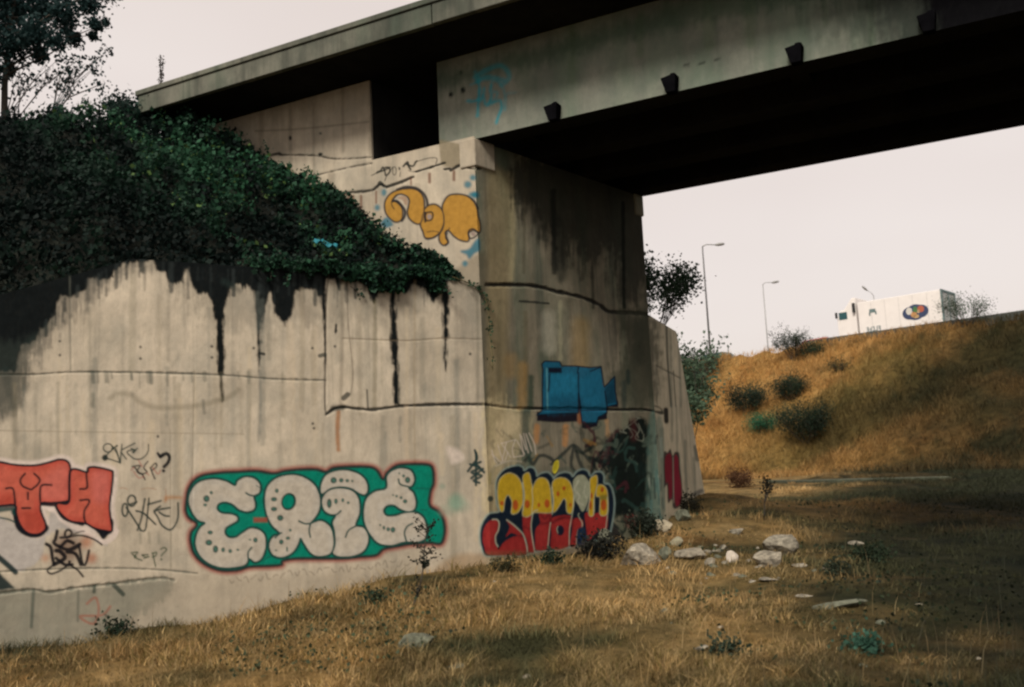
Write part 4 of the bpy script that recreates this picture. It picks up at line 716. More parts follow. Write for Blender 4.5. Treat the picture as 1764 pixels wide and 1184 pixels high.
# ---- the bank behind the left wall
def bankz(a, b_):
    lo = 4.10 - .37 * np.maximum(0, a - 4.73) + .72 * b_; hi = 7.78 - .16 * a; k = .5
    mn = np.minimum(lo, hi) - np.where(np.abs(lo - hi) < k, (k - np.abs(lo - hi)) ** 2 / (4 * k), 0)
    return mn + (fbm(a * .8, b_ * .8, 31) - .5) * .5 * sm(.3, 1.2, b_)
def bankp(a, b_, h=0):
    return np.stack([C[0] + W[0] * a - B[0] * b_, C[1] + W[1] * a - B[1] * b_, bankz(a, b_) + h], -1)
aa, bb = np.meshgrid(np.linspace(.0, 12, 90), np.linspace(.12, 14, 110)); Vb = bankp(aa, bb).reshape(-1, 3); I = np.arange(len(Vb)).reshape(aa.shape)
Qb = np.stack([I[:-1, :-1], I[1:, :-1], I[1:, 1:], I[:-1, 1:]], -1).reshape(-1, 4)
tag(obj('earth_bank', npmesh('earth_bank', Vb, Qb, mats=[mat('dark_soil', (.008, .010, .007), 1, .5, 3)], smooth=True)), kind='structure')

# ================================================================== foliage
def leaves(name, P, size, col, parent=None, up=.0, fold=.25, aspect=1.5, material=None, cup=None):
    n = len(P); size = np.broadcast_to(size, n)[:, None]
    d = rng.normal(size=(n, 3)); d[:, 2] -= .3; d /= np.linalg.norm(d, axis=1)[:, None]
    e = rng.normal(size=(n, 3)); e[:, 2] *= .6; s = np.cross(d, e); s /= np.linalg.norm(s, axis=1)[:, None] + 1e-9; nn = np.cross(s, d)
    q = np.stack([P - d * size * .5, P + s * size * .5 / aspect * 1.2 + nn * size * fold * .3, P + d * size * .5, P - s * size * .5 / aspect * 1.2 + nn * size * fold * .3], 1).reshape(-1, 3)
    L = np.zeros(3)
    if parent is not None: L = np.array(parent.location)
    c = np.repeat(col * rng.uniform(.65, 1.35, (n, 1)), 4, 0)
    return obj(name, npmesh(name, q - L, np.arange(n * 4).reshape(n, 4), mats=[material or M_LEAF], col=np.clip(c, 0, 1)), parent)
# bramble and ivy over the bank: counted by nobody
n = 120000
a_ = rng.uniform(0.0, 8.5, n); b_ = rng.uniform(.15, 8.0, n) ** 1.0
cl = fbm(a_ * 1.6, b_ * 1.6, 71, 4); keep = (cl > .22) & ~((a_ < .55) & (b_ < .55)); a_, b_, cl = a_[keep], b_[keep], cl[keep]
h = .06 + (sm(.35, .70, cl) * .50 + .28 * sm(.45, .75, fbm(a_ * 4.2, b_ * 4.2, 73))) * rng.uniform(.35, 1, len(a_)) * sm(-.2, .9, b_)
h[a_ < .35] *= .7
P = bankp(a_, b_, h); P += rng.normal(0, .03, P.shape)
P[:, :2] += NS * np.maximum(0, .05 - a_)[:, None]
lite = sm(.44, .62, .5 * fbm(a_ * 1.1, b_ * 1.1, 72) + .5 * fbm(a_ * 4.2, b_ * 4.2, 73)) * (1 - .85 * sm(1.2, 4.2, a_)) * sm(.12, .40, h)  # light put into leaf colour: raised tops brighter, left end darkened
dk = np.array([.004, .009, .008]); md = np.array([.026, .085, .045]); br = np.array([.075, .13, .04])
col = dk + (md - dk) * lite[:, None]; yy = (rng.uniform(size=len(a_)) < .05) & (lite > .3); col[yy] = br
# spilling over the wall head and up against the side wall
def spill(u0, u1, n, drop):
    u = rng.uniform(u0, u1, n); e = fbm(u * 3.1, u * 0 + 2, 75, 3); dz = -rng.uniform(0, 1, n) * drop * sm(.3, .7, e) + rng.uniform(0, .16, n)
    of = rng.uniform(-.25, .14, n); return np.stack([C[0] + W[0] * u + NW[0] * of, C[1] + W[1] * u + NW[1] * of, 4.52 + dz], -1)
Ps = np.concatenate([spill(.62, 1.7, 5200, .26), spill(1.5, 2.6, 2600, .16), spill(2.4, 3.3, 900, .10)])
cs = dk + (md - dk) * rng.uniform(0, .8, (len(Ps), 1))
u = rng.uniform(.3, 4.6, 9000); e = fbm(u * 2.3, u * 0 + 5, 77, 3); hh = -.12 + rng.uniform(0, 1, 9000) * (.08 + .34 * sm(.4, .8, e))
Pw = np.stack([C[0] - B[0] * u + NS[0] * rng.uniform(.01, .2, 9000), C[1] - B[1] * u + NS[1] * rng.uniform(.01, .2, 9000), 4.30 + .72 * u + hh], -1)
cw = dk + (md - dk) * rng.uniform(0, .7, (9000, 1))
Pa = np.concatenate([P, Ps, Pw]); ca = np.concatenate([col, cs, cw])
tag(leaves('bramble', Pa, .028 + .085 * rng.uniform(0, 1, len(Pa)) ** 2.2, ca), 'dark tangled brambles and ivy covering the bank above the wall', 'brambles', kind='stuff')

sh = MB(); sp_ = []
for i in range(70):
    if i < 34: a0, b0_ = random.uniform(.3, 5.5), random.uniform(4.8, 6.2)
    elif i < 52: a0, b0_ = random.uniform(.0, .25), random.uniform(.6, 4.6)
    else: a0, b0_ = random.uniform(.5, 3.2), random.uniform(.2, .5)
    p0 = bankp(np.array([a0]), np.array([b0_]), .15)[0]; q = np.array([random.uniform(-.5, .5), random.uniform(-.7, .1), random.uniform(.4, 1.2)]); pts = [p0]
    L_ = random.uniform(.25, .6)
    for j in range(6): q = q + np.array([random.uniform(-.2, .2), 0, -.28]); q /= np.linalg.norm(q); pts.append(pts[-1] + q * L_ / 5)
    sh.tube(pts, [.006, .005, .005, .004, .004, .003, .002], 4)
    for p_ in pts[1:]:
        for j in range(5): sp_.append(p_ + np.array([random.gauss(0, .03), random.gauss(0, .03), random.gauss(0, .03)]))
sp_ = np.array(sp_)
br_ = empty('bramble_shoots', P3(bankp(np.array([2.]), np.array([3.]))[0], 6.), 'loose arching bramble shoots standing out from the leafy bank', 'brambles'); br_['kind'] = 'stuff'
sh.build('shoot', M_BARK, br_); leaves('foliage', sp_, rng.uniform(.04, .075, len(sp_)), np.array([.016, .05, .03]) * np.ones((len(sp_), 1)), br_)
def branches(mb, p, d, ln, r, depth, tips, spread=.5, n=3, bend=.25, g=.05):
    pts = [np.array(p, float)]; q = np.array(d, float); k = 4
    for i in range(k):
        q = q + np.array([random.uniform(-bend, bend) for _ in range(3)]) * .5 + np.array([0, 0, g]); q /= np.linalg.norm(q); pts.append(pts[-1] + q * ln / k)
    mb.tube(pts, [r * (1 - .55 * i / k) for i in range(k + 1)], 5 if depth < 2 else 4)
    if depth <= 1 and depth < DL: tips += [pts[2], pts[4]]
    if depth <= 0: tips += [pts[-1], pts[-2]]; return
    for j in range(n):
        f = random.choice([2, 3, 4, 4]); e = q + np.array([random.uniform(-1, 1), random.uniform(-1, 1), random.uniform(-.3, .8)]) * spread; e /= np.linalg.norm(e)
        branches(mb, pts[f], e, ln * random.uniform(.55, .8), r * .5, depth - 1, tips, spread, n, bend, g)
DL = 2
def plant(name, base, h, label, cat, col, n, size, spread=.6, depth=2, nb=3, stems=3, r=None, jit=.12, lean=(0, 0, 0), bark=None, group=None, crown='foliage', stem='stem', leafless=.0, tilt=.3):
    o = empty(name, base, label, cat, group); mb = MB(); tips = []
    r = r or h * .018
    for s in range(stems):
        t = 2 * pi * s / max(stems, 1) + random.uniform(-.5, .5); d = np.array([cos(t) * tilt, sin(t) * tilt, 1.]) + np.array(lean) if stems > 1 else np.array([0, 0, 1.]) + np.array(lean); d /= np.linalg.norm(d)
        branches(mb, np.array(base) - [0, 0, .1], d, h * .42 * random.uniform(.8, 1.1), r, depth, tips, spread, nb)
    mb.build(stem, bark or M_BARK, o, smooth=True)
    tp = np.array(tips)
    if n:
        k = rng.integers(0, len(tp), n); P = tp[k] + rng.normal(0, jit, (n, 3)); 
        c = np.array(col) * (.35 + 1.3 * fbm(P[:, 0] * 3 / max(h, 1), P[:, 2] * 5 / max(h, 1), 80)[:, None])
        leaves(crown, P, rng.uniform(.6, 1.3, n) * size, c, o)
    return o
# ---- tree at the top left, on the bank
tb = atY(8, 205, 18.6); tree = empty('tree', (tb[0], tb[1], tb[2] - .4), 'dark leafy tree with thin bare lower twigs standing on the bank', 'tree')
mb = MB(); tips = []
mb.tube([tb + [0, 0, -.5], tb + [-.02, 0, .8], tb + [.03, .1, 1.8], tb + [.1, .1, 3.0]], [.07, .06, .05, .03], 8)
clumps = [(20, 20, 34), (70, 15, 30), (110, 25, 24), (150, 8, 20), (165, 42, 13), (55, 62, 30), (95, 70, 18), (20, 80, 26), (115, 55, 16), (-40, 40, 50), (-30, 120, 34), (180, -20, 26), (90, -40, 60), (-20, -40, 70), (130, 70, 12), (15, 120, 14), (68, 96, 14), (160, 62, 8), (182, 40, 7)]
Pl = []; 
for cx, cy, cr in clumps:
    ctr = atY(cx, cy, 18.6 + random.uniform(-.5, .6)); rr = cr * 18.6 / F_PX
    tips.append(ctr)
    st = tb + [0, 0, random.uniform(.9, 2.2)]; mid = (st + ctr) / 2 + np.array([random.uniform(-.1, .1), 0, random.uniform(.0, .15)])
    mb.tube([st, mid, ctr], [.025, .015, .006], 5)
    k = int(900 * (cr / 30) ** 2) + 90; Pl.append(ctr + rng.normal(0, 1, (k, 3)) * rr * [.5, .6, .5])
for i in range(16):                                 # pale bare twigs below the crown
    x0 = random.choice([10, 20, 84, 90, 30]); st = atY(x0, 205, 18.6); en = atY(x0 + random.uniform(10, 110), random.uniform(85, 150), 18.6 + random.uniform(-.4, .4)); en[0] = min(en[0], atY(172, 100, 18.6)[0])
    mid = (st + en) / 2 + [random.uniform(-.12, .02), 0, .1]; mb.tube([st, mid, en], [.011, .008, .004], 4)
    for j in range(3): mb.tube([mid, mid + [random.uniform(-.25, .4), random.uniform(-.2, .2), random.uniform(.2, .5)]], [.006, .003], 4)
    Pl.append(en + rng.normal(0, .08, (26, 3))); Pl.append(mid + rng.normal(0, .14, (12, 3)))
mb.build('trunk', M_BARK, tree, smooth=True); Pl = np.concatenate(Pl)
leaves('crown', Pl, rng.uniform(.045, .10, len(Pl)), np.array([.014, .034, .034]) * np.ones((len(Pl), 1)), tree)
# ---- shrubs along the skyline of the bank
for (x, y, hgt, lab) in [(205, 215, .55, 'small dark shrub at the foot of the leafy tree'), (95, 215, .4, 'low bushy clump on the skyline beside the tree twigs')]:
    p = atY(x, y, 16.8); plant('shrub', p, hgt, lab, 'shrub', (.014, .036, .03), 500, .06, jit=.09, group='shrubs on the bank skyline')
p = atY(226, 212, 15.9); plant('shrub', p, .62, 'leafy clump swallowing the left end of the bridge coping', 'shrub', (.014, .032, .026), 1500, .06, jit=.13, tilt=.8, group='shrubs on the bank skyline')
p = atY(279, 158, 15.7); o = empty('weed', p, 'single tall seed stalk rising above the bridge coping', 'weed'); mb = MB(); mb.tube([p + [0, 0, -.25], p + [-.01, 0, .25], p + [-.03, 0, .60]], [.008, .006, .003], 5); mb.build('stalk', M_BARK, o)
Pz_ = p + np.stack([rng.normal(-.01, .02, 200), rng.normal(0, .025, 200), .62 - rng.uniform(0, .5, 200)], 1); leaves('seed_head', Pz_, .034, np.array([.05, .045, .04]) * np.ones((200, 1)), o)
# ---- bush on the far wing wall
p = onp(1146, 560, RC, R) - np.append(NR * .25, .2)
def bushbase(p): return (float(p[0]), float(p[1]), float(p[2]))
o = plant('bush', bushbase(p), 1.75, 'dark wispy bush growing from the top of the far wing wall', 'bush', (.026, .050, .030), 4600, .06, spread=.5, depth=3, nb=3, stems=11, r=.014, jit=.13, lean=(.02, 0, 0), tilt=.75)
# ---- trailing vine at the corner
vp = [onp(x, y, C, W) + np.append(NW * .03, .0) for x, y in [(778, 478), (800, 486), (822, 497), (834, 512), (840, 540), (842, 575), (846, 610), (847, 640)]]
o = empty('vine', vp[0], 'thin ivy vine trailing down the corner below the brambles', 'vine'); mb = MB(); mb.tube(vp, .007, 5); mb.build('stem', mat('vine_stem', (.10, .085, .04), .9), o)
Pv = np.concatenate([np.array(vp[i]) * (1 - t) + np.array(vp[i + 1]) * t + rng.normal(0, .028, 3) + np.append(NW * .02, 0) for i in range(7) for t in rng.uniform(0, 1, 18 if i in (1, 2, 3, 4) else 5)]).reshape(-1, 3)
leaves('foliage', Pv, .05, np.array([.022, .05, .028]) * np.ones((len(Pv), 1)), o)
# ---- blue plastic scrap
p = bankp(np.array([1.7]), np.array([.75]), .5)[0]; ctr = atY(561, 419, p[1] - .1)
xs_, ys_ = np.meshgrid(np.linspace(-.17, .17, 12), np.linspace(-.06, .06, 5)); Vs = np.stack([ctr[0] + xs_, ctr[1] + ys_ + .05 * np.sin(xs_ * 30), ctr[2] - xs_ * .35 + .03 * np.sin(xs_ * 40 + ys_ * 50) + ys_ * .4], -1).reshape(-1, 3); I = np.arange(60).reshape(5, 12)
o = obj('plastic_sheet', npmesh('plastic_sheet', Vs, np.stack([I[:-1, :-1], I[:-1, 1:], I[1:, 1:], I[1:, :-1]], -1).reshape(-1, 4), mats=[mat('teal_plastic', (.02, .16, .20), .5, .2)])); so = o.modifiers.new('t', 'SOLIDIFY'); so.thickness = .004; tag(o, 'crumpled teal plastic scrap caught in the brambles', 'litter')

# ================================================================== grass
def blades(name, X, Y, Hh, Wd, col, lab, cat, lean=.35):
    n = len(X); Zt = terrain(X, Y); base = np.stack([X, Y, Zt - .03], -1)
    t = rng.uniform(0, 2 * pi, n); s = np.stack([np.cos(t), np.sin(t), 0 * t], -1); dl = rng.normal(0, lean, (n, 2)); dl[:, 0] += .1
    tip = base + np.stack([dl[:, 0] * Hh, dl[:, 1] * Hh, Hh], -1); mid = base + np.stack([dl[:, 0] * Hh * .3, dl[:, 1] * Hh * .3, Hh * .55], -1)
    w2 = Wd[:, None] * s
    v = np.stack([base - w2, base + w2, mid + w2 * .7, mid - w2 * .7, tip + w2 * .1], 1).reshape(-1, 3); k = np.arange(n)[:, None] * 5
    Qd = np.concatenate([k, k + 1, k + 2, k + 3], 1); Tr = np.concatenate([k + 3, k + 2, k + 4], 1)
    c = col * rng.uniform(.7, 1.35, (n, 1)); c = np.repeat(c, 5, 0)
    o = obj(name, npmesh(name, v, Qd, Tr, [M_GRASS], np.clip(c, 0, 1)))
    return tag(o, lab, cat, kind='stuff')
def outside(X, Y, m=.02):
    P = np.stack([X, Y], -1); return ((P - C) @ NW > m) | ((P - C) @ NF > m) | ((P - RC) @ NR > m)
n = 330000
azm = rng.uniform(radians(-36), radians(34), n); rr = 1 / rng.uniform(1 / 34., 1 / 6.2, n); X = np.sin(azm) * rr; Y = np.cos(azm) * rr
dens = fbm(X * 1.3, Y * 1.3, 91); tall = fbm(X * .5, Y * .5, 92)
k = outside(X, Y) & (rng.uniform(size=n) < .22 + 1.0 * sm(.32, .6, dens)) & (hill_d(X, Y) > 14); X, Y, rr, dens, tall = X[k], Y[k], rr[k], dens[k], tall[k]
dW = (np.stack([X, Y], -1) - C) @ NW
near = np.exp(-np.maximum(dW, 0) / 1.6) * (X < 0)
tuft = sm(.35, .7, fbm(X * 4.5, Y * 4.5, 96))
H_ = (.028 + .05 * sm(.35, .7, tall) * (.3 + tuft) + .04 * tuft + .02 * near + .025 * sm(5, -3, X)) * rng.uniform(.5, 1.3, len(X)) * (1 - .25 * sm(2, 8, X))
g_ = gmix(X, Y) * (.55 + .8 * tuft[:, None]); pale = (rng.uniform(size=len(X)) < .12)[:, None]; ol = (rng.uniform(size=len(X)) < .34)[:, None]; g_ = np.where(ol, np.array([.085, .085, .045]) * (.3 + g_ / .25), g_ * rng.uniform(.55, 1.7, (len(X), 1))); g_ = np.where(pale & (g_[:, :1] > .12), np.array([.32, .235, .12]), g_)
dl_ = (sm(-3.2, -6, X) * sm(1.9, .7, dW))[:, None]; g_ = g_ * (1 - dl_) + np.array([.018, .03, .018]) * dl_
blades('dry_grass', X, Y, H_, (.0019 + .0003 * rr) * rng.uniform(.6, 1.4, len(X)), g_, 'dry golden grass and weeds covering the open ground', 'grass', .6)
n = 90000
hu = rng.uniform(-24, 24, n); hd = rng.uniform(-.6, 20, n); X = KP[0] + CR[0] * hu + NC[0] * hd; Y = KP[1] + CR[1] * hu + NC[1] * hd
dn = fbm(X * .5, Y * .5, 93); k = (rng.uniform(size=n) < .3 + sm(.35, .6, dn)); X, Y, dn = X[k], Y[k], dn[k]
blades('dry_grass', X, Y, rng.uniform(.18, .55, len(X)) * (.5 + dn), rng.uniform(.012, .03, len(X)), gmix(X, Y) * 1.15, 'long dry grass over the far embankment slope', 'grass', .5)
n = 170000; azm = rng.uniform(radians(-10), radians(34), n); rr = np.sqrt(rng.uniform(11 ** 2, 48 ** 2, n)); X = np.sin(azm) * rr; Y = np.cos(azm) * rr
t5 = fbm(X * 1.1, Y * 1.1, 97); k = outside(X, Y) & (hill_d(X, Y) > 13) & (rng.uniform(size=n) < .15 + 1.1 * sm(.35, .62, t5)); X, Y, rr, t5 = X[k], Y[k], rr[k], t5[k]
gg = gmix(X, Y) * (.7 + .9 * sm(.4, .65, t5)[:, None]) + np.array([.03, .017, .006]) * sm(6, 0, X - .3 * (Y - 12))[:, None]
blades('dry_grass', X, Y, (.035 + .12 * sm(.4, .7, t5)) * rng.uniform(.5, 1.3, len(X)), (.0022 + .0003 * rr) * rng.uniform(.6, 1.4, len(X)), gg, 'rough brown grass running from the rubble back to the embankment', 'grass', .5)
n = 1500; azm = rng.uniform(radians(-34), radians(33), n); rr = 1 / rng.uniform(1 / 22., 1 / 6.6, n); X = np.sin(azm) * rr; Y = np.cos(azm) * rr; k = outside(X, Y, .1); X, Y, rr = X[k], Y[k], rr[k]
blades('dry_stalks', X, Y, rng.uniform(.15, .42, len(X)), .0016 + .0002 * rr, (gmix(X, Y) * 1.1 + .01) * rng.uniform(.7, 1.3, (len(X), 1)), 'thin pale seed stalks standing above the grass', 'grass', .22)
# low green weeds
n = 15000; azm = rng.uniform(radians(-34), radians(33), n); rr = 1 / rng.uniform(1 / 26., 1 / 6.4, n); X = np.sin(azm) * rr; Y = np.cos(azm) * rr
wd_ = fbm(X * .8, Y * .8, 95) + .12 * sm(0, 6, X); k = outside(X, Y, .05) & (wd_ > .60); X, Y, rr = X[k], Y[k], rr[k]
Pg = np.stack([X, Y, terrain(X, Y) + rng.uniform(.01, .13, len(X))], -1)
tag(leaves('weeds', Pg, rng.uniform(.015, .035, len(X)) * (1 + rr * .05), np.array([.04, .056, .03]) * (.6 + rng.uniform(0, 1, (len(X), 1))) * np.clip(gmix(X, Y).sum(1)[:, None] * 3.2, .12, 1)), 'low green weeds scattered among the dry grass', 'weeds', kind='stuff')

# ---- dark dry stalk in front of the silver letters
b0 = hit(711, 1046); b1 = atY(742, 905, b0[1])
o = empty('weed', b0, 'tall dark dead stalk leaning in front of the silver ERIE letters', 'weed'); mb = MB()
ln = lambda t: b0 + (b1 - b0) * t + np.array([.03 * sin(t * 5), 0, 0])
mb.tube([ln(t) for t in np.linspace(-.02, 1, 8)], [.011, .01, .009, .008, .007, .006, .005, .003], 5)
Pq = []
for i in range(26):
    t = random.uniform(.42, .98) if i < 18 else random.uniform(.1, .5); q = ln(t); e = q + np.array([random.uniform(-.16, .16) * (1 if t > .5 else .4), random.uniform(-.1, .1), random.uniform(.0, .14)]); mb.tube([q, e], [.004, .002], 4)
    for s in range(14 if t > .42 else 9): Pq.append(q + (e - q) * random.uniform(.2, 1.1) + np.random.default_rng(i * 50 + s).normal(0, .018, 3))
mb.build('stalk', M_BARK, o); Pq = np.array(Pq); leaves('foliage', Pq, .032, np.array([.012, .016, .012]) * np.ones((len(Pq), 1)), o)
# ---- sapling and dark weeds mid ground
b0 = hit(1317, 898); o = plant('sapling', tuple(b0), 1.05, 'thin dark sapling standing alone between the wing wall and the slope', 'sapling', (.02, .02, .014), 160, .05, stems=1, depth=2, nb=3, r=.022, jit=.05)
for x, y, h_, c_, lab in [(1275, 840, .9, (.075, .038, .02), 'rusty brown weed clump beyond the wing wall end'), (1500, 968, .38, (.02, .032, .018), 'low dark green clump right of the pale boulders'), (1030, 965, .55, (.014, .015, .012), 'blackish dead bush against the foot of the abutment front'),
                          (950, 972, .26, (.018, .034, .02), 'low green weeds below the yellow and red letters'), (640, 1040, .22, (.03, .05, .03), 'small green tuft at the foot of the retaining wall'), (15, 1105, .5, (.012, .02, .014), 'dark bushy clump in the bottom left corner by the wall'), (110, 1100, .42, (.012, .022, .014), 'dark weed clump left of the white ball'),
                          (200, 1096, .32, (.014, .026, .016), 'dark weed clump right of the white ball'), (285, 1072, .3, (.02, .036, .022), 'green weed clump below the letters at the wall foot'), (1485, 1120, .22, (.035, .085, .06), 'pale blue green weed patch in the shaded foreground'), (1100, 925, .6, (.03, .04, .028), 'grey green bush growing behind the pale slab'),
                          (1180, 885, .5, (.03, .03, .02), 'brown green weeds at the end of the red streak graffiti'), (1440, 990, .25, (.03, .04, .025), 'low olive weeds beside the flat slab'), (1250, 1130, .2, (.03, .045, .03), 'small olive clump in the near foreground'), (870, 985, .22, (.03, .03, .015), 'brown tuft under the red letter S')]:
    b0 = hit(x, y); plant('weed_clump', tuple(b0), h_ * 1.1, lab, 'weeds', c_, int(2200 * h_) + 300, .035 + .02 * h_, stems=7, depth=1, nb=3, r=.006, jit=.05 + .08 * h_, tilt=.9, group='weed clumps')
# ---- shrubs on the far slope
for x, y, h_, c_, n_, lab in [(1368, 622, 2.6, (.012, .018, .012), 900, 'bare topped shrub with dark base on the embankment crest left of the truck'), (1664, 560, 2.4, (.03, .045, .03), 700, 'grey green shrub in front of the rear of the truck'),
                              (1290, 712, 2.2, (.010, .018, .012), 1900, 'dark round bush low on the slope behind the abutment'), (1362, 690, 1.8, (.012, .020, .012), 1500, 'small dark bush halfway up the slope'), (1392, 765, 2.6, (.010, .017, .010), 2500, 'largest dark bush at the foot of the slope'),
                              (1316, 748, 1.4, (.014, .055, .028), 900, 'bright green bush between the two dark bushes'), (1178, 705, 3.4, (.010, .018, .014), 3000, 'dark thicket beside the end of the far wing wall'), (1215, 650, 2.2, (.014, .020, .014), 1300, 'brownish dark scrub at the left end of the crest'),
                              (1400, 615, 1.2, (.016, .026, .014), 800, 'low dark scrub on the crest right of the bare shrub'), (1445, 640, .9, (.03, .03, .014), 300, 'olive tuft below the cab of the truck')]:
    b0 = hit(x, y, 24, 90); bare = (x == 1368)
    plant('shrub', tuple(b0), h_, lab, 'shrub', tuple(np.array(c_) * 1.7), int(n_ * 3.4), .075, stems=12, depth=2, nb=3, r=.025, jit=.13 if bare else .27, tilt=1.1 if not bare else .6, spread=.75, group='shrubs on the far embankment')
b0 = atY(1176, 700, 47); b0[2] = T(b0[0], b0[1]); plant('tree', tuple(b0), 6.2, 'pale green tree showing between the wing wall and the first street lamp', 'tree', (.06, .095, .06), 5200, .17, stems=4, depth=3, nb=3, r=.07, jit=.24, tilt=.06, crown='crown', stem='trunk')

# ================================================================== rubble
def rock(px, w, h, label, col=None, depth=None, flat=1.0, seed=0, y=None, sink=.42):
    """px = centre of the foot in the layout, w and h its width and height there"""
    b0 = hit(*px); D = b0[1] / F_PX; rx = w * D * .62; rz = h * D * .60; ry = (depth or .75) * rx
    import bmesh
    bm = bmesh.new(); bmesh.ops.create_icosphere(bm, subdivisions=4, radius=1)
    r_ = np.random.default_rng(seed + 100); planes = r_.normal(size=(11, 3)); planes /= np.linalg.norm(planes, axis=1)[:, None]; off = r_.uniform(.48, .86, 11)
    for v in bm.verts:
        c = np.array(v.co)
        for pl, of in zip(planes, off):
            d = c @ pl
            if d > of: c = c - pl * (d - of) * .93
        nz_ = .10 * (fbm(np.array([c[0] * 2.5 + seed]), np.array([c[2] * 2.5 + c[1] * 2]), seed)[0] - .5) + .05 * (fbm(np.array([c[0] * 8 + seed]), np.array([c[2] * 8 + c[1] * 7]), seed + 3)[0] - .5)
        c = c * (1 + nz_); v.co = (c[0] * rx, c[1] * ry, c[2] * rz * flat)
    me = bpy.data.meshes.new('rock'); bm.to_mesh(me); bm.free(); me.materials.append(col or M_ROCK)
    for p in me.polygons: p.use_smooth = False
    o = obj('rock', me); o.location = (b0[0], b0[1] + ry * .5, b0[2] + rz * (1 - sink)); o.rotation_euler = (0, random.uniform(-.1, .1), random.uniform(-.3, .3))
    return tag(o, label, 'rock', 'rubble in front of the abutment')
M_RP = mat('pale_rubble', (.22, .195, .15), .95, .55, 14, bump=1); M_RD = mat('mossy_rubble', (.10, .105, .075), .95, .5, 12, bump=.8)
rock((1104, 974), 74, 38, 'wide flat pale slab at the foot of the abutment front', M_RP, seed=1, depth=.7)
rock((1147, 966), 22, 26, 'small rounded stone with a dark hollow at the right end of the pale slab', M_RD, seed=2)
rock((1196, 965), 52, 26, 'long pinkish broken block, second from the pale slab', M_RP, seed=3)
rock((1265, 970), 20, 26, 'brightest little upright stone between the block and the big boulders', mat('white_rubble', (.42, .37, .31), .9, .2, 12, bump=.5), seed=4)
rock((1345, 960), 56, 46, 'upper of the two big leaning boulders', M_ROCK, seed=5)
rock((1330, 977), 48, 34, 'lower of the two big leaning boulders', M_RP, seed=6)
rock((1226, 975), 18, 14, 'small pinkish chunk just in front of the broken block', M_RP, seed=7)
rock((1248, 948), 14, 11, 'tiny stone behind the brightest stone', M_ROCK, seed=8)
rock((1234, 953), 12, 9, 'tiny pale stone left behind the brightest stone', M_RP, seed=9)
rock((1270, 921), 22, 13, 'grey flat stone farther back than the bright stone', M_ROCK, seed=10)
rock((1378, 978), 22, 9, 'thin flat stone right of the big boulders', M_ROCK, seed=11)
rock((1142, 918), 34, 24, 'tilted tan slab leaning behind the pale slab', mat('tan_rubble', (.28, .24, .17), .95, .3, 10, bump=.6), seed=12)
rock((1167, 942), 20, 18, 'tan stone half hidden in weeds behind the broken block', mat('tan_stone', (.24, .22, .15), .95, .3, 10, bump=.6), seed=13)
rock((1177, 899), 26, 22, 'dark mossy boulder at the foot of the far wing wall', M_RD, seed=14)
rock((1436, 1050), 104, 13, 'long pale flat slab lying in the shaded grass', M_RD, seed=15, depth=.45)
rock((1212, 1122), 22, 10, 'flat grey stone in the near right foreground', M_ROCK, seed=16)
rock((718, 1120), 56, 28, 'grey green stone in the golden grass of the foreground', M_RD, seed=17)
rock((905, 1172), 16, 10, 'small white chip at the bottom centre', M_RP, seed=18)
rock((785, 1155), 34, 12, 'grey stone by the bottom edge left of the white chip', M_RD, seed=19)
rock((1325, 1002), 34, 7, 'flat stone just in front of the big boulders', M_ROCK, seed=20)
rock((1390, 1030), 30, 6, 'broken sliver at the left end of the long slab', M_ROCK, seed=21)
rock((1040, 940), 30, 30, 'weathered lump of concrete under the blackened wall', M_RD, seed=22)
rock((1478, 940), 24, 9, 'small pale stone in dark weeds far right of the boulders', M_ROCK, seed=23)
rock((1296, 1006), 14, 7, 'little stone in front of the boulders, left one', M_ROCK, seed=24)
for i in range(46):
    x = random.choice([random.gauss(1250, 70), random.gauss(1180, 60), random.gauss(1420, 150), random.uniform(850, 1700)]); y = random.gauss(965, 22) if x < 1420 and i < 34 else random.uniform(980, 1160)
    if x < 1085 and y < 985: continue
    w_ = random.uniform(5, 17); rock((x, y), w_, w_ * random.uniform(.4, .8), 'one of the small loose stones strewn through the grass around the rubble', random.choice([M_RP, M_ROCK, M_RD, M_RD]), seed=40 + i, sink=.5)
    bpy.context.scene.collection.objects[-1]['group'] = 'small loose stones in the grass'
b0 = hit(163, 1100); mb = MB(); import bmesh
bm = bmesh.new(); bmesh.ops.create_uvsphere(bm, u_segments=24, v_segments=16, radius=.045); me = bpy.data.meshes.new('ball')
for v in bm.verts: v.co *= 1 - .03 * abs(sin(6 * v.co.x / .045))
bm.to_mesh(me); bm.free(); me.materials.append(mat('white_plastic', (.75, .72, .68), .5, .1)); o = obj('ball', me); o.location = (b0[0], b0[1] - .02, b0[2] + .17); tag(o, 'small white ball caught in dark weeds at the foot of the wall', 'ball')
for p in me.polygons: p.use_smooth = True
# pale concrete channel edge at the foot of the slope
pts = [hit(x, y, 15, 60) for x, y in [(1325, 832), (1400, 832), (1480, 830), (1560, 828), (1640, 826)]]
m = MB()
for p, q in zip(pts[:-1], pts[1:]):
    m.hexa([p + [0, 0, -.2], q + [0, 0, -.2], q + [0, .5, -.2], p + [0, .5, -.2]], [p + [0, 0, .09], q + [0, 0, .09], q + [0, .5, .12], p + [0, .5, .12]])
tag(m.build('kerb', mat('mossy_kerb', (.045, .05, .032), .95, .4, 6, bump=.4), bevel=.03), 'low pale kerb line at the foot of the far embankment', 'kerb')

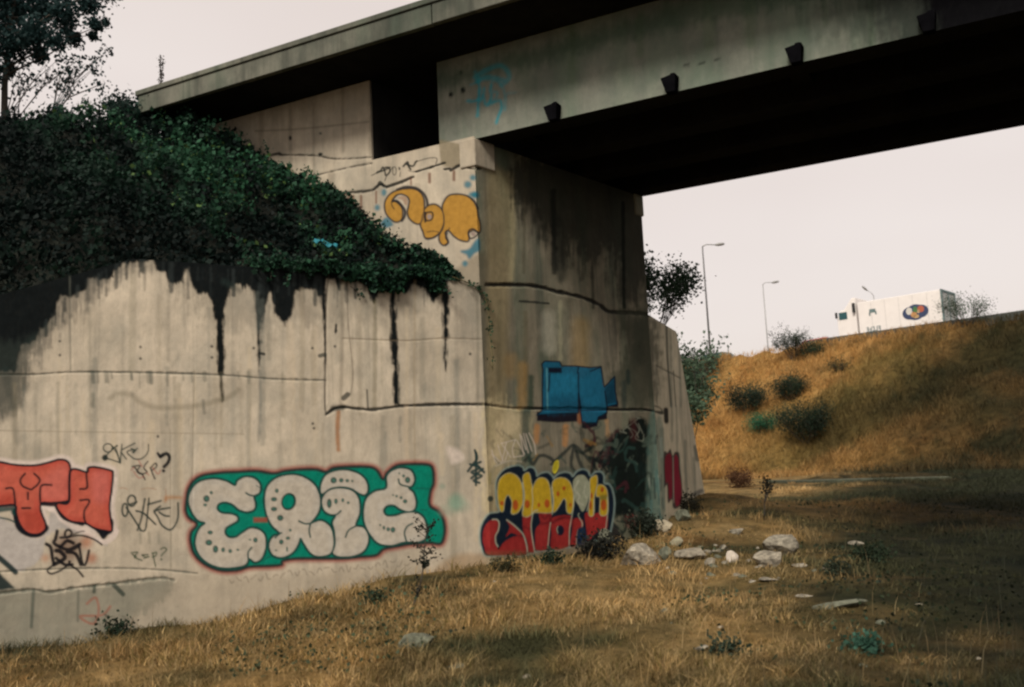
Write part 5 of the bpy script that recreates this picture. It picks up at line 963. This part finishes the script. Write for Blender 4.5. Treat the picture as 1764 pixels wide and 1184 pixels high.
# ================================================================== traffic and lamps on the far road
TP = KP - NC * 2.2
tp = onp(1625, 540, TP, CR); TU = (tp[:2] - TP) @ CR
fwd = -CR; side = NC / np.linalg.norm(NC)
O = TP + CR * TU                                    # near rear corner of the box body
def tu(px, py=560): q = onp(px, py, TP, CR); return float((q[:2] - O) @ fwd), float(q[2])
truck = empty('truck', P3(O + fwd * 4, 9.4), 'white box truck heading left along the embankment with a round coloured emblem', 'truck')
MWH = mat('white_paint', (.66, .625, .60), .5, .04, 2, spec=.3); MGL = mat('dark_glass', (.02, .07, .08), .2, .1); MBK = mat('black_rubber', (.02, .02, .02), .8, .2); MGR = mat('grey_frame', (.10, .15, .15), .6, .2)
zt = 12.82; Lb = tu(1480)[0]; Lc0 = tu(1476)[0]; Lc1 = tu(1443)[0]
bx = lambda m, x0, x1, y0, y1, z0, z1: m.box(O, fwd, side, x0, x1, y0, y1, z0, z1)
m = MB(); bx(m, 0.06, Lb, -2.5, 0, 10.35, zt); m.build('box_body', MWH, truck, .03)
m = MB(); bx(m, 0.0, Lc1 - .3, -2.2, -.3, 9.95, 10.34); m.build('chassis', MBK, truck)
m = MB()                                            # rear frame and doors
bx(m, -.03, .058, -2.52, -2.38, 10.3, zt + .02); bx(m, -.03, .058, -.12, .02, 10.3, zt + .02); bx(m, -.03, .058, -2.375, -.125, zt - .13, zt + .02); bx(m, -.03, .058, -1.3, -1.2, 10.3, zt - .135)
m.build('rear_frame', MGR, truck)
m = MB(); bx(m, .0, .055, -2.37, -1.31, 10.36, zt - .14); m.build('rear_door', mat('door_grey', (.33, .34, .33), .6, .1), truck); m = MB(); bx(m, .0, .055, -1.19, -.13, 10.36, zt - .14); m.build('rear_door', mat('door_grey', (.33, .34, .33), .6, .1), truck)
P_ = lambda x, y, z: (O[0] + fwd[0] * x + side[0] * y, O[1] + fwd[1] * x + side[1] * y, z)
m = MB(); zc = tu(1447, 536)[1]; zd = tu(1474, 512)[1]
prof = [(Lc0, 10.0), (Lc1, 10.0), (Lc1 + .03, zc - .55), (Lc1 - .22, zc), (Lc1 - .5, zc + .05), (Lc0 + .25, zd), (Lc0, zd)]
nP = len(prof); m.poly([P_(x, -.08, z) for x, z in prof] + [P_(x, -2.42, z) for x, z in prof], [tuple(range(nP)), tuple(range(nP, 2 * nP))[::-1]] + [(i, i + nP, (i + 1) % nP + nP, (i + 1) % nP) for i in range(nP)])
cab = m.build('cab', MWH, truck, .04)
m = MB(); x1 = Lc1 - .12; x0 = tu(1460)[0]; bx(m, x0, x1, -.079, -.06, zc - .62, zc - .12); w_o = m.build('side_window', MGL, truck)
m = MB(); m.poly([P_(Lc1 + .045, -.2, zc - .6), P_(Lc1 + .045, -2.3, zc - .6), P_(Lc1 - .19, -2.3, zc - .05), P_(Lc1 - .19, -.2, zc - .05)], [(0, 1, 2, 3)]); m.build('windscreen', MGL, truck)
m = MB(); bx(m, Lc0 + .02, Lc0 + .16, -.04, .16, tu(1475, 538)[1], tu(1475, 522)[1]); m.build('exhaust_stack', MBK, truck)
m = MB(); bx(m, Lc1 - .06, Lc1 + .06, .02, .14, zc - .5, zc - .1); m.build('mirror', MBK, truck)
for x in (.9, 2.1, Lc1 - 1.0):
    for y in (-.32, -2.45):
        m = MB(); pts = [np.array(P_(x, y, 9.88)), np.array(P_(x, y + .28, 9.88))]; m.tube(pts, .5, 20); m.build('wheel', MBK, truck)
def disc(x, z, rx, rz, y, name, mt, parent, n=28):
    m = MB(); q = [P_(x + rx * cos(2 * pi * i / n), y, z + rz * sin(2 * pi * i / n)) for i in range(n)]; q2 = [P_(x + rx * cos(2 * pi * i / n), y - .006, z + rz * sin(2 * pi * i / n)) for i in range(n)]
    m.poly(q + q2, [tuple(range(n)), tuple(range(n, 2 * n))[::-1]] + [(i, i + n, (i + 1) % n + n, (i + 1) % n) for i in range(n)]); return m.build(name, mt, parent)
ex, ez = tu(1577, 538)
MNAVY = mat('navy', (.03, .045, .10), .6, .1)
emb = disc(ex, ez, .62, .52, .008, 'emblem', MNAVY, truck); 
emb2 = disc(ex + .35, ez - .02, .50, .42, .012, 'emblem_lobe', MNAVY, emb); emb3 = disc(ex - .35, ez + .02, .50, .42, .012, 'emblem_lobe', MNAVY, emb)
for dx, dz, rx, rz, c_ in [(.40, .12, .20, .24, (.50, .48, .44)), (-.36, .16, .22, .22, (.34, .09, .05)), (0, .16, .14, .22, (.05, .14, .05)), (.12, -.14, .2, .18, (.42, .22, .09)), (-.02, -.28, .20, .12, (.42, .28, .13)), (-.20, .02, .10, .12, (.42, .30, .17))]:
    disc(ex + dx, ez + dz, rx, rz, .018, 'emblem_spot', mat('emblem_colour', c_, .6, .1), emb)
sx, sz = tu(1503, 540); m = MB()
bx(m, sx - .22, sx + .2, .003, .012, sz + .05, sz + .30); bx(m, sx - .28, sx - .18, .003, .012, sz - .1, sz + .12); bx(m, sx + .14, sx + .24, .003, .012, sz - .14, sz + .1); m.build('small_emblem', MGR, truck)
sx, sz = tu(1517, 565); MTX = mat('lettering', (.05, .10, .11), .6, .1)
for i, gl in enumerate([(0, 1, 2), (0, 3), (0, 1, 3), (0, 2, 3), (0, 1, 2, 3)]):
    x = sx + i * .20; m = MB()
    bx(m, x, x + .05, .003, .012, sz - .16, sz + .16)
    if 1 in gl: bx(m, x + .049, x + .15, .003, .011, sz + .10, sz + .16)
    if 2 in gl: bx(m, x + .049, x + .15, .003, .011, sz - .03, sz + .03)
    if 3 in gl: bx(m, x + .049, x + .15, .003, .011, sz - .16, sz - .10)
    m.build('letter', MTX, truck)
# box seams, lower rail, lamps
for k in range(1, 6):
    m = MB(); x = Lb * k / 6; bx(m, x - .012, x + .012, .002, .006, 10.45, zt - .1); m.build('panel_seam', mat('seam_grey', (.42, .40, .39), .6, .1), truck)
m = MB(); bx(m, .1, Lb - .1, .002, .03, 10.36, 10.50); m.build('lower_rail', mat('rail_grey', (.30, .29, .28), .6, .1), truck)
def car(px, d, label, col, name='car'):
    base = KP - NC * 0; q = onp(px, 600, KP + NC * d, CR); o2 = q[:2]
    e = empty(name, P3(o2, 9.37), label, 'car', None); ex_, ey_ = -CR, NC / np.linalg.norm(NC)
    PP = lambda x, y, z: (o2[0] + ex_[0] * x + ey_[0] * y, o2[1] + ex_[1] * x + ey_[1] * y, 9.37 + z)
    def ext(prof, y0, y1, nm, mt, bev=.04):
        m = MB(); n_ = len(prof); m.poly([PP(x, y0, z) for x, z in prof] + [PP(x, y1, z) for x, z in prof], [tuple(range(n_)), tuple(range(n_, 2 * n_))[::-1]] + [(i, i + n_, (i + 1) % n_ + n_, (i + 1) % n_) for i in range(n_)]); return m.build(nm, mt, e, bev)
    ext([(-2.1, .3), (2.1, .3), (2.15, .65), (1.9, .85), (1.0, .98), (-1.8, 1.0), (-2.15, .85)], -.85, .85, 'body', col)
    ext([(.95, .97), (.45, 1.42), (-1.2, 1.48), (-1.75, .99)], -.62, .72, 'cabin', col)
    ext([(.72, 1.0), (.38, 1.36), (-1.1, 1.40), (-1.45, 1.02)], -.74, .74, 'side_window', MGL, 0)
    for x in (-1.35, 1.35):
        for y in (-.8, .62):
            m = MB(); m.tube([np.array(PP(x, y, .31)), np.array(PP(x, y + .2, .31))], .31, 18); m.build('wheel', MBK, e)
    return e
car(1228, -3.2, 'dark green car roof just visible behind the crest by the first street lamp', mat('green_paint', (.03, .06, .05), .4, .1))
car(1404, -3.2, 'red car mostly hidden behind the bare shrub on the crest', mat('red_paint', (.35, .05, .05), .4, .1))
M_POLE = mat('weathered_pole', (.07, .07, .07), .7, .2)
def lamp(px_top, py_top, px_b, py_b, Y, arm, label, r=.08):
    t_ = atY(px_top, py_top, Y); bz = 9.3; bse = np.array([t_[0], t_[1], bz]); lean = atY(px_b, py_b, Y)
    e = empty('street_lamp', P3(bse, bz), label, 'street lamp', 'street lamps along the far road')
    m = MB(); m.tube([bse, (bse + t_) / 2, t_], [r, r * .8, r * .55], 10); m.build('pole', M_POLE if Y < 80 else M_GALV, e, smooth=True)
    ax = atY(px_top + arm[0], py_top + arm[1], Y); m = MB(); m.tube([t_, t_ + (ax - t_) * .3 + [0, 0, .12], ax], [r * .5, r * .45, r * .4], 7); m.build('arm', M_GALV, e, smooth=True)
    m = MB(); dr_ = (ax - t_) / np.linalg.norm(ax - t_); m.tube([ax - dr_ * .1, ax + dr_ * .15, ax + dr_ * .5, ax + dr_ * .62], [.05, .12, .10, .04], 8); m.build('lamp_head', M_GALV, e, smooth=True)
lamp(1210, 425, 1222, 612, 72.3, (24, -3), 'nearest and tallest street lamp, left of the others with its arm to the right')
lamp(1314, 490, 1317, 595, 93, (17, -3), 'middle street lamp with a thin pale pole between the first lamp and the truck', .06)
lamp(1505, 510, 1505, 570, 100, (-12, -10), 'street lamp behind the truck with its arm curving to the left', .06)
